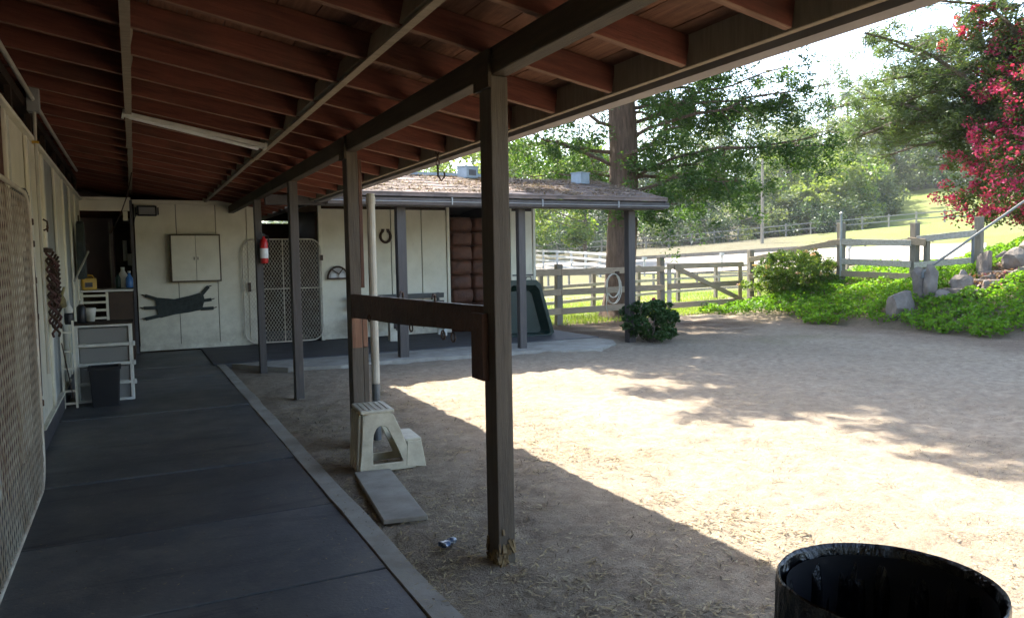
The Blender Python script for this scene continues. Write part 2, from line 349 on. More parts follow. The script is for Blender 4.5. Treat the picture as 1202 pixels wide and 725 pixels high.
def terrain():
    xs = axis([(-700, -100, 60), (-100, -10, 10), (-10, 1, 1), (1, 9, .06), (9, 22, .12), (22, 40, .6), (40, 120, 2.5), (120, 300, 12), (300, 900, 60)])
    ys = axis([(-500, -60, 40), (-60, -6, 6), (-6, 1, .5), (1, 9, .06), (9, 20, .12), (20, 40, .6), (40, 130, 2.5), (130, 300, 12), (300, 900, 60)])
    X, Y = np.meshgrid(xs, ys, indexing='ij'); Z = zt(X, Y)
    near = 1-sst(np.hypot(X, Y), 30, 60)
    fl = near*((fnoise(X, Y, .35, 4)-.5)*.06 + (fnoise(X, Y, 2.4, 3)-.5)*.03 + (fnoise(X, Y, .1, 2)-.5)*.022)
    Z = Z + fl - .012
    for _ in range(1500):      # hoof prints and scuffs
        hx, hy = rng.uniform(1.3, 13), rng.uniform(1.5, 12.5); i0, i1 = np.searchsorted(xs, [hx-.2, hx+.2]); j0, j1 = np.searchsorted(ys, [hy-.2, hy+.2])
        q = np.exp(-(((X[i0:i1, j0:j1]-hx)**2+(Y[i0:i1, j0:j1]-hy)**2)/rng.uniform(.003, .008)))
        q2 = np.exp(-(((X[i0:i1, j0:j1]-hx+.03)**2+(Y[i0:i1, j0:j1]-hy+.05)**2)/.012)); Z[i0:i1, j0:j1] += -.032*q + .014*q2
    barn = (X < 1.12) & (X > -5) & (Y > -15) & (Y < 18); Z = np.where(barn, -.12, Z)
    porch = (Y > 10.75) & (Y < 17) & (X < 7.1) & (X > 1.0); Z = np.where(porch, np.minimum(Z, -.06), Z)
    nx, ny = len(xs), len(ys); V = np.stack([X, Y, Z], -1).reshape(-1, 3)
    i = (np.arange(nx-1)[:, None]*ny + np.arange(ny-1)[None, :]).ravel(); F = np.stack([i, i+ny, i+ny+1, i+1], 1)
    o = npmesh('ground', V, F, 'ground', kind='structure'); me = o.data
    n = fnoise(X, Y, 1.1, 4); n2 = fnoise(X, Y, 5, 4); D = np.hypot(X, Y)
    fence_y = 14.77 + (X-8.42)*.173
    grass = sst(Y - fence_y + (n-.5)*1.2, -.5, .3); grass = np.where(X > 15.6, np.maximum(grass, sst(X, 15.6, 16.2)), grass)
    grass = grass*(.55+.45*sst(n2, .35, .6))
    thin = sst(Y+ (n-.5)*3, 9, 12)*sst(n, .5, .72)*.35*(X > 8)
    grass = np.maximum(grass, thin)
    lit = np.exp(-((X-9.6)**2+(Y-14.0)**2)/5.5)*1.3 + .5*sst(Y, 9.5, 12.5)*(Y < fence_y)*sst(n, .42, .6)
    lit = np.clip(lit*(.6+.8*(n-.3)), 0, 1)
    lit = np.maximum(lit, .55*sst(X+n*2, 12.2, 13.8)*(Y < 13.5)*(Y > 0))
    farm = sst(D + (n2-.5)*30, 84, 100); lime = (np.degrees(np.arctan2(X, Y)) > 49) & (D > 84) & (D < 125); farm = np.where(lime, .1, farm); azd = np.degrees(np.arctan2(X, Y)); k = sst(D+(n2-.5)*14, 62, 76)*(1-sst(azd, 44, 50)); grass = grass*(1-.8*k); farm = np.maximum(farm, .75*k)
    hg = sst(azd, 47, 50)*sst(D, 76, 84)*(n > .38); grass = np.maximum(grass*1.0, .8*hg); farm = farm*(1-hg); hay = sst(D+(n2-.5)*8, 26, 33); grass = grass*(1-.62*sst(D+(n2-.5)*12, 30, 38)*(1-sst(D, 70, 78))*(n2 < .58)); col = np.stack([grass, lit, farm, hay], -1).reshape(-1, 4).astype(np.float32)
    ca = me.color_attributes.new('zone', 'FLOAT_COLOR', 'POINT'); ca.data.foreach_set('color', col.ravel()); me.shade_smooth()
    # arena: a sand sheet lying on the ground
    a0, a1 = R(24), R(58); az = np.linspace(a0, a1, 60); dd = np.linspace(0, 1, 20)
    A, T = np.meshgrid(az, dd, indexing='ij'); near_d = 52+3*np.sin(A*7); far_d = 66 - 3*np.cos(A*5); Dd = near_d + T*(far_d-near_d)
    X, Y = Dd*np.sin(A), Dd*np.cos(A); V = np.stack([X, Y, zt(X, Y)+.05], -1).reshape(-1, 3)
    i = (np.arange(59)[:, None]*20 + np.arange(19)[None, :]).ravel(); F = np.stack([i, i+20, i+21, i+1], 1)
    npmesh('arena_sand', V, F, 'sand', kind='structure')
terrain()
def gz(x, y): return float(zt(x, y))

# ------------------------------------------------------------------ barn
S = -.18; Z0 = 2.49
def zr(x): return Z0 + S*(x-1.55)          # underside of the rafters
RY = [3.44 + .605*k for k in range(-30, 23)]
def barn():
    b = thing('barn', 'open sided stable aisle with red rafters, brown posts and cream wall', 'barn', (1.2, 3, 0))
    off = Vector((-1.2, -3, 0))
    def bd(mb, name, mat, **k): return mb.build(name, mat, b, loc=off, **k)
    ang = math.atan(-S)
    # rafters, each its own piece
    x0, x1 = -4.4, 2.31; L = (x1-x0)/math.cos(ang)
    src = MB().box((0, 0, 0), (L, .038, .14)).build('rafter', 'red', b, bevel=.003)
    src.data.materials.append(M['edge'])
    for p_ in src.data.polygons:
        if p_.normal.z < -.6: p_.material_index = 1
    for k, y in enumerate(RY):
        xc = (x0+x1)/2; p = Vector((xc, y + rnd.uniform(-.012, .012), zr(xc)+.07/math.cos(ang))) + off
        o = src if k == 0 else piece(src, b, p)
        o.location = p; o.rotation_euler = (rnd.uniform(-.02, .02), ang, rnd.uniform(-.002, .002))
    bs = MB().box((0, 0, 0), (.035, .563, .115)).build('blocking', 'tan', b, bevel=.003); first = True
    for row, xb in ((0, .03), (1, 1.17)):
        for k, y in enumerate(RY[:-1]):
            if y < -3: continue
            jit = rnd.uniform(-.02, .02) if row else rnd.uniform(-.008, .008)
            p = Vector((xb+jit, y+.3025, zr(xb)+.065)) + off
            o = bs if first else piece(bs, b, p); first = False
            o.location = p; o.rotation_euler = (0, ang+rnd.uniform(-.05, .05), rnd.uniform(-.02, .02))
    # continuous strip nailed under the first row
    m = MB()
    for a, c in ((-3, 4.1), (4.13, 9.3), (9.33, 14.5)):
        m.beam((.03+rnd.uniform(-.01, .01), a, zr(.03)-.012), (.03, c, zr(.03)-.012), .05, .018)
    bd(m, 'rafter_strip', 'tan')
    m = MB()
    for a, c in ((-3, 2.6), (2.62, 8.3), (8.33, 14.5)):
        m.beam((1.165, a, zr(1.165)-.008), (1.175, c, zr(1.175)-.008), .045, .012)
    bd(m, 'rafter_strip', 'tan')
    # deck boards above
    nb = 36; w = (x1+.1-x0)/nb
    ds = MB().box((0, 0, 0), (w/math.cos(ang)-.006, 32, .02)).build('deck_board', 'deck', b)
    for k in range(nb):
        xc = x0+w*(k+.5); p = Vector((xc, 1.05, zr(xc)+.14/math.cos(ang)+.012)) + off
        o = ds if k == 0 else piece(ds, b, p); o.location = p; o.rotation_euler = (0, ang, 0)
    bd(MB().add([(x0, -15, zr(x0)+.20), (x1+.12, -15, zr(x1+.12)+.20), (x1+.12, 17.1, zr(x1+.12)+.20), (x0, 17.1, zr(x0)+.20),
                 (x0, -15, zr(x0)+.172), (x1+.12, -15, zr(x1+.12)+.172), (x1+.12, 17.1, zr(x1+.12)+.172), (x0, 17.1, zr(x0)+.172)],
                [(0, 1, 2, 3), (7, 6, 5, 4), (0, 4, 5, 1), (1, 5, 6, 2), (2, 6, 7, 3), (3, 7, 4, 0)]), 'roof_sheet', 'darktrim')
    # eave: fascia board, gap, gutter
    bd(MB().bb(2.312, 2.350, -15, 11.2, 2.352, 2.50), 'fascia', 'tan', bevel=.003)
    bd(MB().bb(2.352, 2.385, -15, 11.2, 2.375, 2.52), 'drip_board', 'darktrim')  # dark strip painted as the shaded gap between fascia and gutter
    bd(MB().prism([(2.388, 2.335), (2.468, 2.33), (2.49, 2.43), (2.475, 2.432), (2.455, 2.345), (2.396, 2.347), (2.393, 2.45), (2.388, 2.45)], -15, 11.2), 'gutter', 'grey_trim')
    # beam
    for a, c in ((-15, 3.40), (3.402, 9.6), (9.602, 14.3)):
        bd(MB().bb(1.55, 1.64, a, c, 2.36, 2.487), 'beam', 'beam', bevel=.005)
    # posts
    for i, (y, mt, z1) in enumerate(((3.33, 'post', 2.358), (6.05, 'post', 2.358), (8.52, 'bluepost', 2.358), (11.14, 'bluepost', 2.358), (-.1, 'post', 2.358), (-3.2, 'post', 2.358), (-6.2, 'post', 2.358), (-9.2, 'post', 2.358), (-12.2, 'post', 2.358))):
        bd(MB().bb(1.55, 1.64, y, y+.135, -.06, z1), 'post', mt, bevel=.006)
    # second post: side boards, one bare
    bd(MB().bb(1.643, 1.672, 6.06, 6.15, 1.28, 2.30), 'post_board', 'rail', bevel=.003)
    bd(MB().bb(1.643, 1.685, 6.055, 6.155, -.05, .80), 'post_board', 'post', bevel=.003)
    bd(MB().bb(1.556, 1.634, 6.046, 6.0485, .80, 1.04), 'bare_patch', 'bare')
    bd(MB().bb(1.643, 1.683, 6.055, 6.155, .803, 1.04), 'post_board', 'bare', bevel=.003)
    # posts' caps: notched plate joining post and beam
    for y in (3.33, 6.05):
        bd(MB().bb(1.528, 1.548, y-.02, y+.155, 2.30, 2.475), 'joint_plate', 'beam', bevel=.002)
    # rotten foot of the near post
    m = MB()
    for k in range(36):
        t = rnd.uniform(0, 1); x = 1.55+t*.09 if k % 2 else 1.548; y = 3.326 if k % 2 else 3.33+t*.13; z = abs(rnd.gauss(0, .06))
        m.box((x, y, z), (rnd.uniform(.008, .022), rnd.uniform(.004, .009), rnd.uniform(.02, .06)), rnd.uniform(-.6, .6), rnd.uniform(-.4, .4), rnd.uniform(-.4, .4))
    M['rot'] = plain('ochre_rotten_wood', (.24, .17, .08), .9, 0, (.09, .065, .04), 30)
    o = bd(m, 'rotten_splinters', 'rot'); o['kind'] = 'stuff'
    # vent pipe by the second post
    bd(MB().tube([(1.78, 6.20, 2.045), (1.78, 6.20, 2.0), (1.78, 6.2, .47)], .034, 14), 'vent_pipe', 'pipe', smooth=False)
    bd(MB().tube([(1.78, 6.20, .48), (1.78, 6.2, .0)], .034, 14), 'vent_pipe', 'greymetal')
    bd(MB().tube([(1.78, 6.2, 2.01), (1.78, 6.2, 1.96)], .038, 14), 'pipe_collar', 'pipe')
    # left wall of the aisle
    xw = -.72
    ys = [-15, -12, -9, -6, -4.8, -3.6, -2.4, -1.2, 0, 1.2, 2.4, 3.6, 4.8, 6.0, 7.15, 8.3, 9.5, 10.6, 11.7, 12.8, 14.3]
    for i in range(len(ys)-1):
        a, c = ys[i]+.004, ys[i+1]-.004; grey = i in (15, 17)
        bd(MB().bb(xw-.03, xw-(.006 if i % 2 else 0), a, c, .17, 2.54), 'wall_panel', 'stalldoor' if i in (10, 11, 12) else ('cream' if not grey else 'greypanel'), bevel=.002)
    for y in ys[1:-1]:
        bd(MB().bb(xw, xw+.022, y-.035, y+.035, .19, 2.52), 'batten', 'cream', bevel=.003)
        bd(MB().bb(xw-.012, xw+.012, y+.2, y+.24, .19, 2.52), 'batten', 'white', bevel=.003)
    bd(MB().bb(xw-.06, xw+.035, -15, 14.3, 2.545, 2.575), 'top_plate', 'cream', bevel=.003)
    bd(MB().bb(xw-.04, xw+.03, -15, 14.3, .0, .165), 'base_board', 'darktrim', bevel=.003)
    bd(MB().bb(xw-.02, xw+.036, 7.2, 10.2, .166, .185), 'base_trim', 'cream')
    # studs in the dark gap above the wall
    for y in np.arange(-5.5, 14.3, 1.22):
        bd(MB().bb(xw-.06, xw-.02, y, y+.09, 2.576, 2.895), 'stud', 'darkwood')
    bd(MB().bb(xw-.10, xw-.02, -15, 14.3, zr(xw)-.085, zr(xw)-.003), 'wall_plate', 'darkwood')
    # back and far enclosing walls of the stalls
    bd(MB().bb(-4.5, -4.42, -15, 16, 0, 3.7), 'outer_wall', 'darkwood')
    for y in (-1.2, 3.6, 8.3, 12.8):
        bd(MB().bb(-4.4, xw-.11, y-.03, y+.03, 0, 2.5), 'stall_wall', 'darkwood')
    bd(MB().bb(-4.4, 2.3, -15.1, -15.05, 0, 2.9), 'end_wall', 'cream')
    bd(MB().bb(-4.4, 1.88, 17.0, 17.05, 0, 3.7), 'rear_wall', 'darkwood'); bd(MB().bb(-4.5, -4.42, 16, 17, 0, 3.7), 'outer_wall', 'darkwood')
    return b
M['stalldoor'] = wood('dark_red_stall_door_wood', (.14, .07, .05), (.07, .035, .026), (12, 12, 1))
M['greypanel'] = plain('grey_primer_panel', (.34, .35, .33), .7, 0, (.26, .27, .25), 3)
barn()

# aisle floor, kerb, porch
def floors():
    f = MB().bb(-4.4, 1.05, -15, 17.2, -.12, -.014).build('aisle_floor', 'conc'); f['kind'] = 'structure'
    ys = [-14.8, -11, -8.6, -6.2, -5.0, -3.8, -2.5, -1.3, -.05, 1.15, 2.33, 3.55, 4.68, 5.93, 7.2, 8.42, 9.64, 10.9, 12.1, 13.3, 14.25]
    for i in range(len(ys)-1):
        j = rnd.uniform(-.006, .006)
        o = MB().bb(-.69, 1.045, ys[i]+.009, ys[i+1]-.009, -.012, .004+rnd.uniform(0, .008)).build('rubber_mat', 'mat', f, rz=0, bevel=.003)
        o.rotation_euler[0] = rnd.uniform(-.0004, .0004)
    # worn kerb, slightly wandering outer edge
    m = MB(); n = 90; vs = []
    for k in range(n+1):
        y = -15+29.2*k/n; j = (noise.noise(Vector((y*1.3, 0, 0))))*.02; z = .014+.01*noise.noise(Vector((y*2.1, 5, 0)))
        vs += [(1.052, y, -.1), (1.052+j*.3, y, z), (1.17+j, y, z-.004), (1.20+j, y, -.1)]
    fs = [(4*k+a, 4*k+a+1, 4*k+5+a, 4*k+4+a) for k in range(n) for a in range(3)]
    o = m.add(vs, fs).build('kerb', 'conc'); o['kind'] = 'structure'
    o = MB().bb(1.0, 7.65, 11.9, 17.2, -.1, .025).build('porch_floor', 'porch', bevel=.01); o['kind'] = 'structure'
    poly = [(1.9, 11.0), (2.6, 10.8), (3.4, 10.95), (4.6, 10.85), (5.6, 10.8), (6.1, 10.55), (6.75, 10.45), (7.35, 10.9), (7.62, 11.4), (7.6, 11.895), (1.25, 11.895)]
    o = MB().prism(poly, -.1, .012, 'xy').build('porch_apron', 'conc'); o['kind'] = 'structure'
floors()

# ------------------------------------------------------------------ white end wall of the aisle
def end_wall():
    t = thing('tack_room_front', 'cream panelled tack room front across the end of the aisle', 'wall', (1.0, 14.3, 0)); o3 = Vector((-1.0, -14.3, 0))
    def bd(mb, n, m, **k): return mb.build(n, m, t, loc=o3, **k)
    xs = [.06, .70, 1.33, 1.97]
    for a, c in zip(xs[:-1], xs[1:]): bd(MB().bb(a+.005, c-.005, 14.30, 14.34, .06, 2.50), 'wall_panel', 'cream', bevel=.004)
    bd(MB().bb(.03, 2.0, 14.345, 14.40, .0, 2.55), 'wall_frame', 'darkwood')
    bd(MB().bb(.04, 1.99, 14.27, 14.345, 2.502, 2.57), 'top_trim', 'cream', bevel=.004)
    bd(MB().bb(1.84, 1.985, 14.275, 14.298, .06, 2.50), 'corner_board', 'cream', bevel=.004)
    bd(MB().bb(.06, 1.97, 14.28, 14.298, .03, .12), 'base_trim', 'cream', bevel=.003)
    bd(MB().bb(-.74, .0, 14.25, 14.34, 2.38, 2.555), 'header', 'cream', bevel=.004)
    bd(MB().bb(-.76, .02, 14.24, 14.345, 2.556, 2.60), 'top_trim', 'cream', bevel=.004)
    bd(MB().bb(0.0, .045, 14.26, 14.37, .0, 2.555), 'door_jamb', 'darktrim')
    bd(MB().bb(-.10, -.03, 14.20, 14.25, 2.22, 2.37), 'bracket', 'cream', bevel=.005)
    # room behind the opening
    bd(MB().bb(-1.6, 1.95, 16.9, 16.95, 0, 2.9), 'room_wall', 'greywall')
    bd(MB().bb(-.33, -.28, 15.4, 16.9, 0, 2.3), 'partition', 'greywall')
    bd(MB().bb(-.345, -.325, 15.38, 15.405, 1.0, 2.25), 'partition_trim', 'white')
    bd(MB().bb(-.27, .1, 15.9, 15.95, 0.0, 2.25), 'dark_door', 'brown')
    bd(MB().bb(-1.0, -.95, 14.35, 16.9, 0, 2.4), 'room_wall', 'cream')
    bd(MB().bb(-.9, .4, 14.4, 16.85, 2.40, 2.45), 'room_ceiling', 'deck')
    bd(MB().bb(.42, .46, 14.41, 16.85, .0, 2.6), 'room_wall', 'darkwood')
    sh = thing('wall_shelf', 'dark shelf unit with jars inside the tack room doorway', 'shelf', (.1, 15.2, 0))
    for z in (1.05, 1.45, 1.95): MB().bb(-.14, .3, -.15, .15, z, z+.02).build('shelf_board', 'darkwood', sh)
    MB().bb(.28, .30, -.15, .15, 0, 2.1).build('side_panel', 'darkwood', sh)
    MB().bb(-.14, .27, .13, .15, .9, 2.1).build('back_panel', 'brown', sh)
end_wall()
def lathe_thing(name, label, cat, loc, prof, mat, lid=None, lidmat=None, n=16, group=None):
    t = thing(name, label, cat, loc, 0, group); MB().lathe(prof, n=n).build('body', mat, t, smooth=True)
    if lid: MB().lathe(lid, n=n).build('cap', lidmat, t, smooth=True)
    return t
lathe_thing('jug', 'white plastic jug on the counter before the dark door', 'jug', (-.14, 13.75, 1.125), [(.06, 0), (.07, .02), (.07, .2), (.03, .27), (.025, .3)], 'white', [(.03, .3), (.03, .33)], 'white')
lathe_thing('bottle', 'blue plastic bottle at the right end of the counter', 'bottle', (-.05, 13.6, 1.125), [(.05, 0), (.055, .02), (.055, .15), (.02, .21), (.02, .24)], 'blue', [(.022, .24), (.022, .27)], 'white')
lathe_thing('paper_roll', 'pale paper roll lying on the dark tack room shelf', 'paper roll', (-.0, 15.12, 1.475), [(.06, 0), (.07, .01), (.07, .2), (.06, .21)], 'label')
lathe_thing('jar', 'tall white tube upright on the top tack room shelf', 'jar', (-.1, 15.2, 1.56), [(.035, .0), (.035, .36)], 'white')
lathe_thing('green_bottle', 'olive green bottle beside the white jug on the counter', 'bottle', (-.21, 13.7, 1.125), [(.035, 0), (.04, .01), (.04, .16), (.015, .2), (.015, .23)], 'greenp')
def counter():
    t = thing('counter', 'cream work counter with slatted shelves at the aisle end', 'counter', (-.36, 13.4, 0))
    MB().bb(-.36, .36, -.3, .5, 1.09, 1.12).build('worktop', 'white', t, bevel=.004)
    MB().bb(.02, .35, -.26, .45, 0, 1.085).build('cabinet', 'brown', t, bevel=.004)
    MB().bb(-.02, .015, -.28, -.24, .0, 1.085).build('upright', 'cream', t)
    MB().bb(-.355, -.32, -.28, -.24, .0, 1.085).build('upright', 'cream', t)
    for z in (.55, .68, .80, .92, 1.02): MB().bb(-.318, -.022, -.285, -.1, z, z+.03).build('slat', 'cream', t)
    MB().bb(-.36, .02, .0, .02, 0, 1.08).build('back_panel', 'darkwood', t)
counter()
def yellow_box():
    t = thing('tool_case', 'yellow tool case on the left end of the counter', 'tool case', (-.60, 13.3, 1.12))
    MB().box((0, 0, .09), (.2, .12, .18), .2).build('body', 'yellow', t, bevel=.02)
    MB().box((.0, -.07, .08), (.1, .02, .07), .2).build('front_patch', 'black', t)
    MB().tube([(-.06, 0, .18), (-.05, 0, .22), (.05, 0, .22), (.06, 0, .18)], .012, 6).build('handle', 'yellow', t)
yellow_box()

def wall_things():
    # floodlight
    t = thing('floodlight', 'black floodlight with glass face at the top of the end wall', 'floodlight', (.26, 14.22, 2.38))
    MB().box((0, 0, 0), (.30, .12, .17)).build('housing', 'black', t, bevel=.02)
    MB().box((0, -.064, -.0), (.24, .01, .12)).build('lens', 'frost', t, bevel=.002)
    for x in (-.17, .17): MB().box((x, .03, 0), (.02, .06, .12)).build('bracket', 'black', t)
    MB().tube([(-.15, .04, -.03), (-.19, .06, -.12), (-.22, .07, -.3)], .008, 6).build('cable', 'black', t)
    # cabinet
    t = thing('wall_cabinet', 'cream two door cabinet with brown frame hung on the end wall', 'cabinet', (.98, 14.29, 1.18))
    MB().bb(-.40, .40, -.16, 0, 0, .81).build('carcass', 'brownframe', t, bevel=.004)
    for s in (-1, 1):
        a = (-.38, -.003) if s < 0 else (.003, .375)
        d = MB().bb(*a, -.178, -.163, .025, .785).build('door', 'cream', t, bevel=.003)
        MB().box((s*.03, -.185, .4), (.012, .014, .05)).build('knob', 'brown', d)
    # canvas sling
    t = thing('canvas_sheet', 'dark grey canvas sheet stretched on the end wall by six straps', 'canvas', (.7, 14.29, .8))
    body = [(.33, .89), (.37, .93), (.62, .895), (.85, .94), (1.02, .985), (1.08, .96), (1.10, .86), (1.05, .70), (.85, .66), (.62, .635), (.40, .585), (.36, .60), (.34, .75)]
    MB().prism([(x-.7, z-.8) for x, z in body], -.045, -.02).build('sheet', 'canvas', t, bevel=.006)
    for (x, z), (x2, z2) in (((.36, .9), (.17, .97)), ((.35, .76), (.14, .76)), ((.38, .62), (.16, .575)), ((1.05, .95), (1.17, 1.09)), ((1.08, .85), (1.21, .865)), ((1.03, .71), (1.24, .715))):
        MB().beam((x-.7, -.034, z-.8), (x2-.7, -.03, z2-.8), .055, .022, (0, 1, 0)).build('strap', 'canvas', t)
        MB().tube([(x2-.7, -.03, z2-.8), (x2-.7+(.05 if x2 > .7 else -.05), -.02, z2-.785)], .008, 6).build('hook', 'iron', t)
M['brownframe'] = plain('brown_cabinet_frame', (.10, .07, .04), .6)
wall_things()

# ------------------------------------------------------------------ mesh gates
def rounded(w, h, r, n=7):
    pts = []
    for cx, cz, a0 in ((w-r, h-r, 0), (r, h-r, 90), (r, r, 180), (w-r, r, 270)):
        for k in range(n): a = R(a0+90*k/(n-1)); pts.append((cx+r*math.cos(a), cz+r*math.sin(a)))
    return pts
def inside(w, h, r, u, v):
    if u < 0 or v < 0 or u > w or v > h: return False
    for cx, cz, sx, sz in ((w-r, h-r, 1, 1), (r, h-r, -1, 1), (r, r, -1, -1), (w-r, r, 1, -1)):
        if (u-cx)*sx > 0 and (v-cz)*sz > 0 and math.hypot(u-cx, v-cz) > r: return False
    return True
def gate(name, label, loc, rz, w, h, r, cell, wire, fr, bars=True):
    t = thing(name, label, 'gate', loc, rz, 'wire mesh stall gates'); P = rounded(w, h, r)
    P3 = [(u, 0, v) for u, v in P] + [(P[0][0], 0, P[0][1])]
    MB().tube(P3, fr, 8, False).build('frame', 'meshw', t, smooth=True)
    m = MB(); slope = 1.6; step = .01
    for sgn in (1, -1):
        k = -h/slope if sgn > 0 else 0
        u0 = -h/slope if sgn > 0 else 0
        end = w if sgn > 0 else w+h/slope
        while u0 < end:
            seg = []
            v = 0
            a = None
            while v <= h:
                u = u0 + sgn*v/slope
                if inside(w, h, r, u, v):
                    if a is None: a = (u, v)
                    b = (u, v)
                v += step*3
            if a and b != a:
                m.beam((a[0], .004*sgn, a[1]), (b[0], .004*sgn, b[1]), wire, wire*1.2, (0, 1, 0))
            u0 += cell
    m.build('wire_mesh', 'meshw', t)
    if bars:
        MB().tube([(w/2, -.012, .0), (w/2, -.012, h)], fr*.8, 6).build('centre_bar', 'meshw', t)
        MB().tube([(0, -.012, h*.52), (w, -.012, h*.52)], fr*.7, 6).build('cross_bar', 'meshw', t)
    return t
gate('mesh_gate', 'cream rounded wire mesh stall gate standing open at the left edge', (-.60, 6.02, .02), R(-90), 2.6, 1.95, .22, .076, .0036, .014, False)
g2 = gate('mesh_gate', 'rounded wire mesh gate closing the dark doorway behind the extinguisher post', (1.74, 14.19, .06), 0, 1.37, 1.84, .2, .055, .005, .012)
MB().box((-.0, -.0, 1.3), (.05, .04, .10)).build('hinge', 'iron', g2, loc=(1.38, 0, .2))
MB().box((.0, -.0, 1.3), (.05, .04, .16)).build('latch', 'iron', g2, loc=(.1, 0, -.3))
def gatepost():
    t = thing('gate_post', 'grey steel pipe post with domed cap and latch rod by the open gate', 'post', (-.64, 6.22, 0))
    MB().tube([(0, 0, 0), (0, 0, 1.98)], .028, 12).build('pipe', 'greymetal', t, smooth=True)
    MB().lathe([(.06, 1.93), (.062, 2.02), (.05, 2.05), (.0, 2.06)], (-.03, -.1, -.03), 14).build('cap', 'greymetal', t, smooth=True)
    MB().tube([(-.03, -.1, 1.6), (-.03, -.1, 1.93)], .035, 10).build('cap_pipe', 'cream', t)
    MB().tube([(.03, -.04, .6), (.035, -.05, 1.3), (.02, -.05, 1.85)], .014, 8).build('latch_rod', 'iron', t)
    for z in (.55, 1.15, 1.4, 1.65, 1.8): MB().box((.02, -.03, z), (.05, .05, .045), .3).build('clamp', 'iron', t, bevel=.006)
gatepost()

# ------------------------------------------------------------------ things along the left wall
def left_things():
    t = thing('conduit', 'pale electrical conduit with junction box above the left wall', 'conduit', (-.68, 7.6, 2.88))
    MB().tube([(0, -4, 0), (0, -2, .0), (0, -.2, 0), (0, 1.2, -.01), (0, 3.2, 0), (.02, 5.2, -.02)], .018, 8).build('pipe', 'pipe', t)
    MB().box((0, 0, .0), (.09, .12, .2)).build('junction_box', 'greypanel', t, bevel=.006)
    MB().tube([(.005, -.02, -.1), (.0, -.02, -.35), (.0, -.02, -2.3)], .014, 8).build('drop_pipe', 'pipe', t)
    MB().box((.0, -.02, -.35), (.05, .03, .02)).build('pipe_strap', 'yellow', t)
    # fluorescent strip
    t = thing('strip_light', 'long white fluorescent strip light under the red rafters', 'light', (.55, 7.25, 0))
    a, c = Vector((-.57, 0, zr(-.02)-.02)), Vector((.57, .05, zr(1.12)-.02))
    MB().beam(a, c, .11, .035).build('housing', 'white', t, bevel=.006)
    MB().beam(a+Vector((.05, -.0, -.028)), c+Vector((-.05, 0, -.028)), .05, .02).build('tube', 'label', t, bevel=.006)
    for p in (a, c): MB().beam(p, p+(c-a).normalized()*.02, .12, .06).build('end_cap', 'white', t)
    # hanging cable
    t = thing('hanging_cable', 'thin dark cable hanging from the rafters at the aisle end', 'cable', (0, 12, 0))
    MB().tube([(.05, -.3, 2.74), (-.02, 0, 2.45), (-.12, .3, 2.2), (-.26, .6, 1.95)], .008, 6).build('cord', 'iron', t)
    # halters
    t = thing('rope_halter', 'bundle of dark red and white braided lead ropes hung on the wall', 'halter', (-.66, 8.25, 0))
    for j in range(5):
        y = -.22+.1*j; top = 1.62-.02*j; bot = (.98, .85, .92, 1.1, 1.2)[j]
        for s in (0, 1):
            pts = []
            for k in range(26):
                q = k/25; a = q*26+s*math.pi; pts.append((.03*math.cos(a)+.01*j % .03, y+.03*math.sin(a), top+(bot-top)*q))
            MB().tube(pts, .011, 5).build('rope', 'rope_red' if s else 'iron', t)
    MB().box((-.03, 0, 1.64), (.04, .5, .04)).build('hook_rail', 'iron', t)
    # ladder
    t = thing('short_ladder', 'small cream ladder rack standing between the wall and drawer unit', 'ladder', (-.64, 9.15, 0))
    for y in (-.0, ): 
        MB().beam((-.055, .0, 0), (-.06, .1, .86), .022, .035).build('rail', 'cream', t)
        MB().beam((.06, .0, 0), (.05, .1, .92), .022, .035).build('rail', 'cream', t)
    for z in (.06, .19, .42, .6, .8): MB().box((0, .12*z, z), (.1, .03, .02)).build('rung', 'cream', t)
    MB().tube([(-.05, -.01, .7), (.03, -.01, .12)], .006, 6).build('brace_wire', 'iron', t)
    # broom handle
    t = thing('broom_handle', 'pale wooden handle leaning on the wall above the counter', 'handle', (-.66, 11.3, 1.2))
    MB().tube([(0, -.2, .1), (.12, .9, .48)], .014, 8).build('stick', 'pipe', t)
    # dark board standing in for a dark open hatch in the wall
    t = thing('hanging_coat', 'dark olive coat hanging on the cream wall near the counter', 'coat', (-.68, 12.4, 1.3))
    MB().prism([(-.25, .0), (.3, .02), (.28, .55), (.12, .78), (.03, .82), (-.08, .78), (-.22, .5)], 0, .09, 'yz').build('cloth', 'canvas', t, bevel=.02)
    MB().tube([(.03, .03, .78), (.03, .03, .9)], .01, 6).build('hook', 'iron', t)
    # hook
    t = thing('wall_hook', 'small rusty iron ring hook on the wall above the ropes', 'hook', (-.69, 7.95, 1.86))
    MB().tube([(0, 0, .05), (.03, 0, .03), (.035, 0, -.03), (.0, 0, -.05)], .008, 6).build('bar', 'iron', t)
    MB().tube([(.03+.0*math.cos(a), .03*math.sin(a), -.03+.03*math.cos(a)) for a in np.linspace(0, 6.28, 10)], .006, 6).build('ring', 'iron', t)
left_things()
